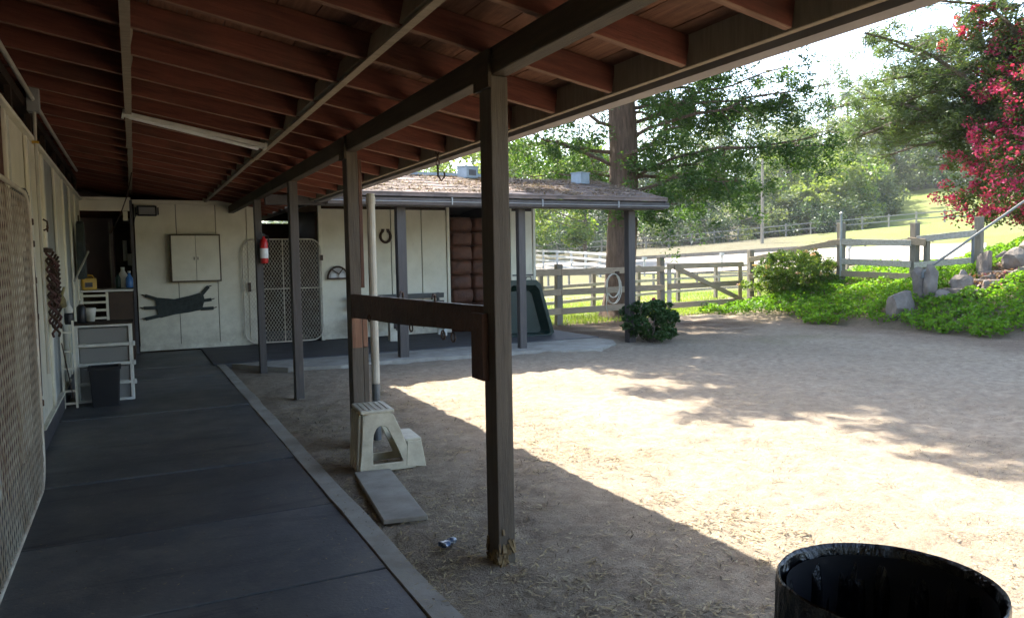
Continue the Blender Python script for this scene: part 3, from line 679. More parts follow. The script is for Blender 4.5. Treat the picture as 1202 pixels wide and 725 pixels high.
def drawers():
    t = thing('drawer_unit', 'white plastic drawer tower with translucent drawers beside the wall', 'drawers', (-.30, 9.42, 0))
    for x in (-.275, .245):
        MB().box((x, -.0, .43), (.035, .04, .86)).build('leg', 'white', t, bevel=.005)
        MB().box((x, .38, .43), (.035, .04, .86)).build('leg', 'white', t, bevel=.005)
    MB().box((-.015, .19, .862), (.59, .44, .02)).build('top', 'darkwood', t)
    MB().box((.262, .19, .43), (.01, .34, .84)).build('side_panel', 'cream', t)
    for z in (.845, .63, .42, .21, .02): MB().box((-.015, .0, z), (.53, .045, .035)).build('rail', 'white', t, bevel=.004)
    for z in (.65, .44, .225, .035):
        d = MB().bb(-.25, .22, .005, .37, z, z+.165).build('drawer', 'frost', t, bevel=.008)
    # side notches
    for z in (.63, .42, .21): MB().box((.275, .0, z), (.03, .06, .05)).build('bracket', 'white', t, bevel=.005)
drawers()
def small_bin():
    t = thing('waste_bin', 'small black square waste bin in front of the drawer tower', 'bin', (-.31, 9.17, 0))
    o = [(-.115, -.09), (.115, -.09), (.115, .09), (-.115, .09)]
    MB().box((0, 0, .20), (.25, .2, .40), 0, 0, 0, 1.16).build('body', 'black', t, bevel=.012)
    MB().ring([(x*1.35, y*1.4) for x, y in o], [(x*1.15, y*1.15) for x, y in o], .40, .43, 'xy').build('rim', 'black', t)
small_bin()
def clutter():
    lathe_thing('spray_bottle', 'spray bottle with dark base and white top on the ladder rack', 'bottle', (-.62, 9.28, .88), [(.04, 0), (.045, .02), (.045, .1), (.04, .12)], 'black', [(.04, .12), (.045, .16), (.02, .2), (.015, .25)], 'white')
    lathe_thing('can', 'black spray can lying near the back of the drawer tower top', 'can', (-.52, 9.55, .873), [(.04, 0), (.045, .01), (.045, .17), (.02, .2)], 'black', [(.02, .2), (.02, .24)], 'white')
    lathe_thing('white_tub', 'white open tub on the drawer tower top', 'tub', (-.44, 9.7, .873), [(.04, 0), (.055, .12), (.06, .15), (.055, .15)], 'white')
    t = thing('glove', 'crumpled yellow and grey glove hanging by the wall over the ladder', 'glove', (-.66, 9.0, 1.18))
    m = MB()
    for a in range(4): m.tube([(0, -.03+.02*a, 0), (.02, -.04+.025*a, .06), (.03, -.05+.03*a, .1)], [.015, .012, .008], 6)
    m.tube([(0, -.05, 0), (0, 0, -.03), (.01, .03, -.1)], [.03, .04, .035], 8)
    m.build('fabric', 'yellowcloth', t, smooth=True)
M['yellowcloth'] = plain('dull_yellow_cloth', (.35, .30, .12), .9, 0, (.15, .13, .08), 15)
clutter()
def extinguisher():
    t = thing('fire_extinguisher', 'red fire extinguisher with white label hung on the far post', 'fire extinguisher', (1.645, 11.06, 1.48))
    MB().lathe([(.0, 0), (.055, 0), (.065, .02), (.065, .30), (.05, .36), (.02, .39), (.018, .42)], n=20).build('cylinder', 'red_ext', t, smooth=True)
    MB().lathe([(.0665, .08), (.0665, .23)], n=20, close=False).build('label', 'label', t)
    MB().box((0, 0, .43), (.035, .04, .03)).build('valve', 'black', t)
    MB().box((-.02, 0, .455), (.09, .02, .014), 0, 0, .2).build('lever', 'black', t)
    MB().tube([(.0, 0, .43), (.07, 0, .42), (.085, 0, .3), (.075, -.01, .14)], .009, 6).build('hose', 'black', t)
    MB().box((-.06, .03, .1), (.02, .07, .02)).build('bracket', 'iron', t); t.scale = (.85, .85, .9)
extinguisher()

# ------------------------------------------------------------------ tie rail, stool, slab, litter
def tie_rail():
    t = thing('tie_rail', 'chewed dark brown tie rail board between the two nearest posts', 'rail', (1.575, 4.76, 0))
    m = MB(); n = 26; vs = []
    for k in range(n+1):
        q = k/n; x = 0.0; y = -1.292+2.575*q; zt_ = 1.262-.030*q; zb = 1.125-.085*q+.004*math.sin(q*9)
        j = .004*noise.noise(Vector((y*9, 3, 1))); zt_ += j*1.3
        vs += [(x-.018+j, y, zb), (x+.02+j, y, zb+.003), (x+.02, y, zt_+.03*q*0), (x-.018, y, zt_)]
    fs = [(4*k+a, 4*k+(a+1) % 4, 4*k+4+(a+1) % 4, 4*k+4+a) for k in range(n) for a in range(4)] + [(3, 2, 1, 0), (4*n, 4*n+1, 4*n+2, 4*n+3)]
    m.add(vs, fs).build('board', 'rail', t)
    MB().bb(-.062, -.027, -1.36, -1.22, .90, 1.23).build('end_board', 'rail', t, bevel=.003)
    for y, dz in ((-.55, .02), (.05, .015)):
        MB().tube([(-.025, y-.02, 1.27), (-.01, y, 1.275+dz), (.02, y+.05, 1.27+dz), (.03, y+.08, 1.25)], .006, 6).build('hook', 'iron', t)
    for y in (-.75, -.9, -.2, .75):
        pts = [(-.03, y+.03*math.sin(a), 1.075+.025*math.cos(a)) for a in np.linspace(0, 6.0, 9)]
        MB().tube(pts, .005, 6).build('ring', 'iron', t)
tie_rail()
def stool():
    t = thing('step_stool', 'weathered cream plastic two step stool standing by the second post', 'stool', (1.58, 5.40, 0), R(-4))
    def arc(pts): return pts
    outer = [(-.20, 0), (-.185, .12), (-.175, .24), (-.165, .36), (-.155, .41), (-.10, .425), (.02, .425), (.055, .40), (.10, .30), (.155, .15), (.21, 0), (.15, 0), (.12, .0), (-.10, 0)]
    inner = [(-.10, .055), (-.10, .12), (-.10, .2), (-.09, .27), (-.07, .31), (-.05, .325), (-.02, .325), (.005, .31), (.04, .24), (.085, .14), (.115, .06), (.10, .055), (.06, .055), (-.03, .055)]
    for s in (-1, 1): MB().ring(outer, inner, s*.15, s*.15+s*.022).build('side_panel', 'stool', t, bevel=.004)
    MB().box((-.06, 0, .43), (.24, .36, .024)).build('top_step', 'stool', t, bevel=.01)
    for i in range(5): MB().box((-.14+.04*i, 0, .444), (.012, .3, .006)).build('tread_rib', 'stool', t)
    m = MB()
    for y in (-.12, -.04, .04, .12): m.beam((-.198, y, .0), (-.172, y, .41), .05, .03, (1, 0, 0))
    m.beam((-.183, 0, .0), (-.160, 0, .41), .34, .012, (1, 0, 0)); m.build('back_panel', 'stool', t, bevel=.003)
    MB().box((.195, 0, .205), (.12, .34, .022)).build('lower_step', 'stool', t, bevel=.008)
    for s in (-1, 1): MB().prism([(.14, .02), (.285, 0), (.27, .1), (.252, .195), (.15, .195)], s*.15, s*.175).build('foot_panel', 'stool', t, bevel=.003)
    MB().beam((.28, 0, .0), (.25, 0, .195), .32, .012, (1, 0, 0)).build('riser', 'stool', t)
    return t
stool()
def slab():
    m = MB().prism([(1.33, 5.24), (1.22, 4.18), (1.47, 4.13), (1.58, 5.2)], -.008, .022, 'xy').build('paving_slab', 'conc', bevel=.004)
    tag(m, 'flat grey slab lying on the dirt beside the kerb', 'slab')
slab()
def crushed_can():
    t = thing('crushed_can', 'crushed shiny can on the dirt left of the nearest post', 'can', (1.42, 3.68, .005), .5)
    m = MB(); pts = []
    n = 12; vs = []; 
    for i, (r, z) in enumerate(((.01, -.05), (.028, -.048), (.03, -.02), (.022, 0), (.03, .02), (.026, .045), (.01, .05))):
        for k in range(n):
            a = 2*math.pi*k/n; q = r*(1+rnd.uniform(-.18, .18)); vs.append((z, q*math.cos(a), .016+q*.55*math.sin(a)))
    fs = [(i*n+k, i*n+(k+1) % n, (i+1)*n+(k+1) % n, (i+1)*n+k) for i in range(6) for k in range(n)]
    m.add(vs, fs).build('shell', 'canblue', t)
M['canblue'] = plain('blue_and_silver_can', (.34, .36, .37), .35, .6, (.06, .10, .18), 40, lo=.45, hi=.55)
crushed_can()

# ------------------------------------------------------------------ rubbish bin
def rubbish_bin():
    t = thing('rubbish_bin', 'large round black bin with liner folded over its rim', 'bin', (1.612, 1.228, 0)); H = .695; r0 = .275; n = 144
    MB().lathe([(.0, 0), (.20, 0), (.21, .02), (.232, H-.06), (.232, H-.02)], n=48, close=False).build('barrel', 'black', t, smooth=True)
    def wr(a, z, s): return noise.noise(Vector((math.cos(a)*s, math.sin(a)*s, z*3)))
    # liner: outside skirt, over the rim, down inside
    prof = [(.246, H-.19, 1.2), (.252, H-.13, 1.1), (.254, H-.07, .8), (.255, H-.03, .45), (.254, H+.000, .22), (.251, H+.007, .1), (.245, H-.004, .15), (.238, H-.05, 1.0), (.232, H-.10, 1.5), (.226, H-.17, 2.0), (.220, H-.26, 2.2), (.212, H-.36, 2.2), (.205, H-.46, 1.7), (.19, H-.54, 1.5), (.15, H-.59, 1.5), (.08, H-.62, 1.2), (.0, H-.60, 0)]
    vs = []
    for i, (r, z, w) in enumerate(prof):
        for k in range(n):
            a = 2*math.pi*k/n
            q = r + w*(.016*wr(a, z*.3, 6) + .010*wr(a+z*.5, z*1.5, 19) + .005*wr(a, z*5, 40)); zz = z + w*.012*wr(a+5, z, 5)
            if i == 0: zz += .035*wr(a, 1, 3)
            vs.append((q*math.cos(a), q*math.sin(a), zz))
    fs = [(i*n+k, i*n+(k+1) % n, (i+1)*n+(k+1) % n, (i+1)*n+k) for i in range(len(prof)-1) for k in range(n)]
    MB().add(vs, fs).build('liner', 'film', t, smooth=True)
    for s in (R(205), R(25)):
        c, sn = math.cos(s), math.sin(s); tx = Vector((-sn, c, 0)); rd = Vector((c, sn, 0))
        pts = [rd*.25+tx*-.07+Vector((0, 0, H-.08)), rd*.285+tx*-.06+Vector((0, 0, H-.09)), rd*.295+Vector((0, 0, H-.10)), rd*.285+tx*.06+Vector((0, 0, H-.09)), rd*.25+tx*.07+Vector((0, 0, H-.08))]
        MB().tube(pts, .012, 8).build('handle', 'greymetal', t, smooth=True)
    # crumpled clear bag inside
    g = 14; vs = []; 
    for i in range(g):
        for j in range(g):
            x = (i/(g-1)-.5)*.26; y = (j/(g-1)-.5)*.24
            z = H-.40+.16*math.exp(-(x*x+y*y)*45)+.05*noise.noise(Vector((x*16, y*16, 2)))
            vs.append((x-.02, y-.02, z))
    fs = [(i*g+j, (i+1)*g+j, (i+1)*g+j+1, i*g+j+1) for i in range(g-1) for j in range(g-1)]
    o = MB().add(vs, fs).build('plastic_bag', 'clear'); o.location = (1.60, 1.235, .05)
    tag(o, 'crumpled clear plastic bag lying inside the black bin', 'bag')
rubbish_bin()

# ------------------------------------------------------------------ shed across the yard
def shed():
    t = thing('shed', 'low cream shed with debris covered roof across the yard', 'shed', (5.4, 12.6, 0)); o3 = Vector((-5.4, -12.6, 0))
    def bd(mb, n, m, **k): return mb.build(n, m, t, loc=o3, **k)
    # front wall panels
    for a, c in ((3.13, 3.77), (3.78, 4.48), (4.49, 5.10), (5.11, 5.62), (7.07, 7.30), (7.31, 7.56)):
        bd(MB().bb(a+.003, c-.003, 14.30, 14.335, .12, 2.46), 'wall_panel', 'cream', bevel=.003)
    bd(MB().bb(3.12, 5.68, 14.338, 14.37, .03, 2.6), 'wall_frame', 'darkwood'); bd(MB().bb(7.05, 7.60, 14.338, 14.37, .03, 2.6), 'wall_frame', 'darkwood')
    for x in (3.10, 5.63, 7.565):
        bd(MB().bb(x, x+.06, 14.28, 14.37, .03, 2.56), 'corner_board', 'cream', bevel=.004)
    bd(MB().bb(7.04, 7.07, 14.28, 14.37, .03, 2.56), 'corner_board', 'cream')
    bd(MB().bb(3.13, 5.63, 14.275, 14.299, .04, .14), 'base_trim', 'cream', bevel=.003)
    bd(MB().bb(7.08, 7.56, 14.28, 14.298, 1.12, 1.15), 'seam_strip', 'darktrim')
    bd(MB().bb(7.59, 7.64, 14.38, 16.9, .03, 2.6), 'side_wall', 'cream')
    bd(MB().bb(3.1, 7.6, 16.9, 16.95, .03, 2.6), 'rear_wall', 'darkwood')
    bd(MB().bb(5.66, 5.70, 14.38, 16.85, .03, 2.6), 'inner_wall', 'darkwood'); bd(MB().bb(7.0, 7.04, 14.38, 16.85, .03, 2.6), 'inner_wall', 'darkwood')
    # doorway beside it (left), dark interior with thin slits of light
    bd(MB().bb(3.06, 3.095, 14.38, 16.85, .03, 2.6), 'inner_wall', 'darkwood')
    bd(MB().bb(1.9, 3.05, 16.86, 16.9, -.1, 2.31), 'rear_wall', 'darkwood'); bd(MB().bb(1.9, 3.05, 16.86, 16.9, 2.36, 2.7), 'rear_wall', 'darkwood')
    bd(MB().bb(1.98, 3.1, 14.31, 14.36, 2.40, 2.52), 'header', 'darkwood')
    # posts of the porch
    for x, w in ((3.60, .14), (5.65, .12), (7.80, .14)):
        bd(MB().bb(x, x+w, 11.15, 11.15+w, -.05, 2.29), 'post', 'bluepost', bevel=.006)
    bd(MB().bb(1.70, 8.2, 11.15, 11.25, 2.30, 2.44), 'porch_beam', 'darktrim', bevel=.004)
    # gutter and fascia
    bd(MB().bb(2.50, 8.40, 10.93, 10.965, 2.29, 2.43), 'fascia', 'darktrim', bevel=.004)
    bd(MB().prism([(10.925, 2.31), (10.84, 2.305), (10.80, 2.40), (10.812, 2.40), (10.85, 2.32), (10.915, 2.322), (10.915, 2.41), (10.925, 2.41)], 2.50, 8.42, 'yz'), 'gutter', 'gutterdark')
    bd(MB().tube([(2.5, 10.795, 2.352), (5.4, 10.797, 2.35), (8.42, 10.795, 2.345)], .006, 6), 'gutter_bead', 'galv')
    for x in (2.9, 4.35, 5.9, 7.35): bd(MB().bb(x, x+.015, 10.79, 10.815, 2.31, 2.42), 'gutter_strap', 'galv')
    # roof planes
    y0, z0, yr, zr_, yb, zb = 10.83, 2.43, 13.0, 2.93, 17.2, 2.5
    for nm, (ya, za, yb_, zb_) in (('front_roof', (y0, z0, yr, zr_)), ('rear_roof', (yr+.005, zr_, yb, zb))):
        x0, x1 = 2.42, 8.40
        bd(MB().add([(x0, ya, za), (x1, ya, za), (x1, yb_, zb_), (x0, yb_, zb_), (x0, ya, za+.05), (x1, ya, za+.05), (x1, yb_, zb_+.05), (x0, yb_, zb_+.05)],
           [(3, 2, 1, 0), (4, 5, 6, 7), (0, 1, 5, 4), (1, 2, 6, 5), (2, 3, 7, 6), (3, 0, 4, 7)]), nm, 'roofing')
    # rolled roofing strips (courses) and rake board
    for k in range(6):
        q = k/6; ya = y0+(yr-y0)*q+.01; za = z0+(zr_-z0)*q+.052
        bd(MB().add([(2.42, ya-.02, za-.003), (8.40, ya-.02, za-.003), (8.40, ya+.34, za+.078), (2.42, ya+.34, za+.078), (2.42, ya-.02, za+.010), (8.40, ya-.02, za+.010), (8.40, ya+.34, za+.082), (2.42, ya+.34, za+.082)],
           [(3, 2, 1, 0), (4, 5, 6, 7), (0, 1, 5, 4), (1, 2, 6, 5), (2, 3, 7, 6), (3, 0, 4, 7)]), 'roofing_course', 'roofing')
    bd(MB().beam((8.42, 10.9, 2.42), (8.42, 13.0, 2.90), .035, .12), 'rake_board', 'darktrim')
    bd(MB().beam((2.5, 13.0, 3.0), (5.9, 13.0, 3.0), .3, .05), 'ridge_flashing', 'bluegalv')
    bd(MB().add([(2.44, 10.9, 2.36), (2.44, 17.1, 2.36), (2.44, 17.1, 2.55), (2.44, 13.0, 2.95), (2.44, 10.9, 2.45), (2.47, 10.9, 2.36), (2.47, 17.1, 2.36), (2.47, 17.1, 2.55), (2.47, 13.0, 2.95), (2.47, 10.9, 2.45)],
       [(0, 1, 2, 3, 4), (9, 8, 7, 6, 5), (0, 5, 6, 1), (1, 6, 7, 2), (2, 7, 8, 3), (3, 8, 9, 4), (4, 9, 5, 0)]), 'cheek_board', 'darktrim')
    # ceiling under porch
    for k, x in enumerate(np.arange(2.6, 8.4, .6)):
        bd(MB().beam((x, 10.97, 2.38), (x, 13.0, 2.86), .04, .09), 'porch_rafter', 'darkwood')
M['gutterdark'] = plain('grey_metal_gutter', (.13, .125, .13), .45, .3, (.08, .075, .075), 5)
M['bluegalv'] = plain('pale_blue_flashing', (.26, .30, .32), .6, .2, (.18, .21, .23), 6)
M['roofing'] = plain('reddish_granule_roofing', (.20, .15, .125), .95, 0, (.10, .08, .07), 4, bumpd=.012, world=True)
shed()
def roof_bits():
    # pine litter on the roof
    n = 16000; x = rng.uniform(2.6, 8.35, n); q = rng.random(n); y = 10.86+(13.0-10.86)*q; z = 2.43+.5*q+.075+rng.uniform(0, .012, n)
    keep = fnoise(x, y, .5, 3) > rng.uniform(.2, .7, n); P = np.stack([x, y, z], 1)[keep]
    d = rng.normal(size=P.shape); d[:, 2] *= .15; d /= np.linalg.norm(d, axis=1)[:, None]; s = np.cross(d, [0, -.22, 1]); L = rng.uniform(.03, .14, (len(P), 1)); W = rng.uniform(.006, .03, (len(P), 1))
    V = np.stack([P-d*L/2, P+s*W/2, P+d*L/2, P-s*W/2], 1).reshape(-1, 3)
    o = npmesh('pine_litter', V, np.arange(4*len(P)).reshape(-1, 4), M['litter']); tag(o, kind='stuff')
    for i, (x, y, lab, w, h) in enumerate(((5.45, 12.75, 'pale blue metal vent box on the shed roof beside the ridge flashing', .28, .20), (7.62, 12.45, 'square pale vent box at the right end of the shed roof', .26, .20))):
        z = 2.43+.5*(y-10.83)/2.17+.05; t = thing('vent_box', lab, 'vent', (x, y, z), .35, 'vent boxes on the shed roof')
        MB().box((0, 0, h/2), (w, w*.9, h)).build('housing', 'bluegalv', t, bevel=.006)
        MB().box((0, -w*.45-.004, h/2), (w*.6, .01, h*.5)).build('grille', 'darktrim' if i == 0 else 'bluegalv', t)
        MB().box((0, 0, h+.008), (w*1.08, w*.98, .015)).build('lid', 'bluegalv', t)
M['litter'] = leafmat('dry_needles', [(.26, .17, .12), (.15, .09, .065), (.36, .29, .23), (.09, .06, .045)], .1, .9)
roof_bits()
def shed_things():
    # stacked wrapped bags in the open bay
    rows = ['bottom', 'second', 'third', 'fourth', 'fifth', 'sixth', 'seventh', 'top']
    for c, (xa, xb, side) in enumerate(((5.72, 6.17, 'left'), (6.2, 6.99, 'right'))):
        for r in range(8):
            h = .285; w = xb-xa; n = 12; m = MB(); vs = []; sx = rnd.uniform(-.015, .015); th = rnd.uniform(-.03, .03)
            for i in range(5):
                y = (-.3, -.27, 0, .27, .3)[i]; s = (.55, 1, 1.03, 1, .55)[i]
                for k in range(n):
                    a = 2*math.pi*k/n; cx = abs(math.cos(a))**.28*math.copysign(1, math.cos(a)); cz = abs(math.sin(a))**.32*math.copysign(1, math.sin(a))
                    wob = 1+.09*noise.noise(Vector((a*1.7, y*6, r*3.1+c*9)))
                    vs.append(((w/2*.97)*cx*(.8+.2*s)*wob, y, h/2+(h/2*1.02)*cz*s*wob))
            fs = [(i*n+k, i*n+(k+1) % n, (i+1)*n+(k+1) % n, (i+1)*n+k) for i in range(4) for k in range(n)] + [tuple(range(n)), tuple(reversed(range(4*n, 5*n)))]
            lab = 'brown shiny wrapped bag, %s in the %s hand stack of the shed bay' % (rows[r], side)
            o = m.add(vs, fs).build('wrapped_bag', 'bag', smooth=True); o.location = ((xa+xb)/2+sx, 14.58, .03+r*.287); o.rotation_euler = (0, 0, th)
            tag(o, lab, 'bag', 'brown wrapped bags stacked in the shed bay')
    # horseshoe
    t = thing('horseshoe', 'dark horseshoe ring hung high on the shed wall', 'horseshoe', (4.37, 14.27, 1.95))
    pts = [(.1*math.cos(a), 0, .115*math.sin(a)) for a in np.linspace(R(112), R(428), 16)]
    MB().tube(pts, .026, 6).build('shoe', 'iron', t, smooth=True)
    for x in (-.05, .05): MB().box((x, 0, .125), (.05, .04, .03)).build('heel', 'iron', t)
    # half round fixture
    t = thing('half_round_lamp', 'half round dark framed wall lamp on the shed wall', 'wall lamp', (3.42, 14.22, 1.17))
    pts = [(.19*math.cos(a), 0, .22*math.sin(a)) for a in np.linspace(0, math.pi, 12)]
    MB().tube(pts, .018, 6).build('hoop', 'iron', t); MB().box((0, 0, 0), (.40, .05, .03)).build('bottom_bar', 'iron', t)
    MB().prism([(.17*math.cos(a), .20*math.sin(a)) for a in np.linspace(0, math.pi, 12)], .015, .03).build('glass', 'frost', t)
    for a in (60, 125): MB().beam((.02, -.005, .08), (.18*math.cos(R(a)), -.005, .2*math.sin(R(a))), .012, .014).build('spoke', 'iron', t)
    for x in (-.08, .07): MB().box((x, .0, .05), (.1, .012, .09)).build('pane', 'label', t)
    # bench against wall
    t = thing('bench', 'grey slatted bench against the shed wall', 'bench', (4.5, 13.95, .025))
    for z in (.62, .77): MB().box((.02, .16, z), (1.9, .03, .095), 0, .1).build('back_slat', 'greyslat', t, bevel=.004)
    for y in (-.18, -.06, .06): MB().box((.02, y, .42), (1.9, .1, .035)).build('seat_slat', 'greyslat', t, bevel=.004)
    for x in (-.75, .85):
        MB().box((x, -.18, .2), (.06, .06, .4)).build('leg', 'white', t, bevel=.004); MB().box((x, .12, .2), (.06, .06, .4)).build('leg', 'white', t, bevel=.004)
        MB().beam((x, .12, .40), (x, .19, .82), .06, .04, (1, 0, 0)).build('back_post', 'greyslat', t)
        MB().box((x, -.03, .15), (.04, .3, .05)).build('stretcher', 'white', t)
    # tap box
    t = thing('tap_box', 'flaking cream utility box with black tap below the bench end', 'tap box', (4.22, 13.45, .025))
    MB().box((0, 0, .2), (.17, .14, .4)).build('box', 'cream', t, bevel=.006)
    MB().box((.02, -.075, .28), (.07, .03, .1)).build('tap', 'black', t, bevel=.008); MB().tube([(.02, -.09, .27), (.02, -.12, .26), (.02, -.12, .2)], .012, 6).build('spout', 'iron', t)
    # green tray
    t = thing('wheelbarrow_tray', 'dark green plastic cart tray stood on end against the shed corner post', 'tray', (6.58, 12.75, .02), R(-8))
    o = [(-.50, .0), (.50, .0), (.56, .06), (.30, .98), (.22, 1.06), (-.30, 1.06), (-.38, .98), (-.56, .06)]
    i_ = [(x*.86, .06+(z-.06)*.88+.02) for x, z in o]
    m = MB(); m.ring([(x, z) for x, z in o], i_, -.02, .02); m.build('rim', 'greenp', t, bevel=.004)
    m = MB(); n = len(o); vs = [(x, .0, z) for x, z in i_] + [(x*.78, .22, .08+(z-.06)*.85) for x, z in i_]
    m.add(vs, [tuple(range(n, 2*n))] + [(i, (i+1) % n, n+(i+1) % n, n+i) for i in range(n)]).build('tub', 'greenp', t)
    MB().tube([(.0, -.0, 1.05), (.02, -.02, 1.12), (.1, -.02, 1.12), (.12, 0, 1.05)], .01, 6).build('handle', 'iron', t)
M['greyslat'] = wood('grey_bench_wood', (.12, .12, .11), (.07, .07, .065), (1, 12, 12))
shed_things()
def eave_hook():
    t = thing('chain_hook', 'rusty chain and hook hanging from the barn eave', 'hook', (2.28, 5.95, 2.34))
    for k in range(5):
        z = .08-.045*k; MB().tube([(.014*math.cos(a) if k % 2 else 0, .0 if k % 2 else .014*math.cos(a), z+.026*math.sin(a)) for a in np.linspace(0, 6.283, 9)], .005, 5).build('chain_link', 'iron', t)
    MB().tube([(0, 0, -.11), (0, 0, -.16), (.03, 0, -.2), (.06, 0, -.16), (.055, 0, -.13)], .008, 6).build('hook', 'iron', t)
eave_hook()

# ------------------------------------------------------------------ fences
def board_fence(name, label, pts, rails, pw, ph, rw, rh, postmat='fence_post', railmat='fence', zs=None, cat='fence', lean=.02, white=()):
    t = thing(name, label, cat, (pts[0][0], pts[0][1], gz(*pts[0][:2]))); o3 = Vector((-pts[0][0], -pts[0][1], -gz(*pts[0][:2])))
    P = [Vector((p[0], p[1], gz(p[0], p[1]) if len(p) < 3 else p[2])) for p in pts]
    for i, p in enumerate(P):
        hh = ph[i] if isinstance(ph, (list, tuple)) else ph
        if hh: MB().box((0, 0, hh/2-.1), (pw, pw, hh+.2)).build('post', postmat, t, loc=p+o3, rz=rnd.uniform(-.2, .2), bevel=.008 if pw > .1 else 0).rotation_euler[:2] = (rnd.uniform(-lean, lean), rnd.uniform(-lean, lean))
    for i in range(len(P)-1):
        for z in rails:
            a, c = P[i]+Vector((0, 0, z)), P[i+1]+Vector((0, 0, z+rnd.uniform(-.012, .012)))
            d = (c-a).normalized(); nrm = Vector((d.y, -d.x, 0)).normalized()*(pw/2+rw/2+.002)
            MB().beam(a+nrm+o3+d*.004, c+nrm+o3-d*.004, rw, rh).build('rail', ('fence_white' if i in white else railmat), t, bevel=.004 if pw > .1 else 0)
    return t
def near_fences():
    board_fence('rail_fence', 'weathered brown three rail fence between the shed and the wooden gate',
        [(7.72, 14.64), (8.44, 14.77), (11.68, 15.33)], (.30, .72, 1.16), .14, (1.2, 1.34, 1.46), .04, .14)
    # gate
    t = thing('wooden_gate', 'weathered wooden farm gate with diagonal brace', 'gate', (11.93, 15.38, 0), math.atan2(.50, 2.93)); L = 2.97
    for z, h in ((1.22, .13), (.72, .14), (.24, .14)): MB().box((L/2, -.0, z), (L, .03, h)).build('rail', 'fence', t, bevel=.004)
    for x in (.08, L-.1): MB().box((x, .034, .74), (.14, .03, 1.1)).build('stile', 'fence_white' if x < 1 else 'fence', t, bevel=.004)
    MB().beam((.2, -.034, 1.20), (L-.2, -.034, .30), .03, .12).build('brace', 'fence', t, bevel=.004)
    MB().box((L-.02, -.03, .75), (.12, .04, .03)).build('latch', 'iron', t)
    # side fence climbing the bank
    pts = [(15.17, 15.94, 0), (15.75, 13.45, .80), (15.95, 11.6, .83), (16.3, 10.35, 1.05)]
    t = thing('rail_fence', 'bleached plank fence climbing the green bank right of the gate', 'fence', (15.17, 15.94, 0)); o3 = Vector((-15.17, -15.94, 0))
    for (x, y, z), h_, w in ((pts[0], 1.60, .14), (pts[1], 1.42, .15), (pts[2], 1.30, .15), (pts[3], 1.16, .14), ((16.02, 11.35, .85), 1.0, .1)):
        MB().box((0, 0, h_/2-.15), (w, w, h_+.3)).build('post', 'fence_post', t, loc=Vector((x, y, z))+o3, rz=rnd.uniform(-.2, .2), bevel=.01)
    def rail(a, b, mt, h=.14): MB().beam(Vector(a)+o3, Vector(b)+o3, .04, h).build('rail', mt, t, bevel=.004)
    for z0, z1 in ((1.33, 1.75), (.88, 1.20), (.55, .88), (.25, .55)):
        rail((15.07, 15.9, z0), (15.66, 13.5, z1), 'fence')
    rail((15.62, 13.75, 1.74), (15.70, 13.1, 1.76), 'fence'); 
    rail((15.66, 13.4, 1.76), (15.86, 11.62, 1.68), 'fence_white'); rail((15.66, 13.4, 1.28), (15.86, 11.62, 1.20), 'fence_white'); rail((15.66, 13.4, .98), (15.86, 11.62, .92), 'fence')
    rail((15.86, 11.72, 1.74), (15.90, 11.3, 1.68), 'fence', .16); rail((15.88, 11.5, 1.76), (16.22, 10.35, 1.86), 'fence_white', .14); rail((15.88, 11.55, 1.18), (16.22, 10.4, 1.28), 'fence_white', .13)
    MB().tube([(15.66-15.17, 13.38-15.94, .7), (15.66-15.17, 13.38-15.94, 2.42)], .03, 8).build('steel_post', 'galv', t)
    MB().lathe([(.035, 0), (.05, .03), (.0, .08)], (15.66-15.17, 13.38-15.94, 2.42), 8).build('post_cap', 'galv', t)
near_fences()
def yards():
    board_fence('corral_fence', 'pale pole corral fence behind the wooden gate', [(9.0, 16.6), (11.2, 17.7), (13.4, 18.7), (15.6, 19.6), (17.84, 20.4), (20.4, 21.0), (23, 21.5), (26, 21.9)], (.35, .75, 1.1), .1, 1.2, .04, .08, 'fence_post', 'fence_white')
    def pol(az, D): return (D*math.sin(R(az)), D*math.cos(R(az)))
    board_fence('white_fence', 'white four rail fence running back across the grass behind the shed',
        [pol(27.6+1.05*i, 62-3.0*i) for i in range(7)], (.35, .7, 1.05, 1.4), .13, 1.5, .05, .13, 'far_fence', 'far_fence')
    board_fence('long_fence', 'long pale two rail fence along the foot of the wooded hill',
        [pol(26.5+1.62*i, 84+.35*i) for i in range(20)], (.6, 1.15), .14, 1.35, .05, .12, 'far_grey', 'far_grey')
    board_fence('arena_rail', 'low pole rail along the near side of the sand arena',
        [pol(29+1.55*i, 39.3-.1*i) for i in range(18)], (.55,), .09, .6, .05, .07, 'far_grey', 'far_grey')
    board_fence('arena_edge', 'dark kicker boards along the far side of the sand arena',
        [pol(31+2.0*i, 66+.2*i) for i in range(13)], (.2,), .1, .35, .05, .3, 'fence_post', 'fence_post')
    for i, (az, D, lab) in enumerate(((36.1, 47, 'small white post standing in the arena left of the tree shadow'), (41.6, 50, 'short pale post with box in the middle of the arena'), (50.0, 52, 'thin grey post in the arena seen between the bank fence rails'))):
        x, y = pol(az, D); t = thing('arena_marker', lab, 'post', (x, y, gz(x, y)), 0, 'posts standing in the arena')
        MB().box((0, 0, .5), (.09, .09, 1.0)).build('post', 'far_fence', t); MB().box((0, 0, 1.05), (.22, .22, .18)).build('box', 'far_fence', t)
yards()
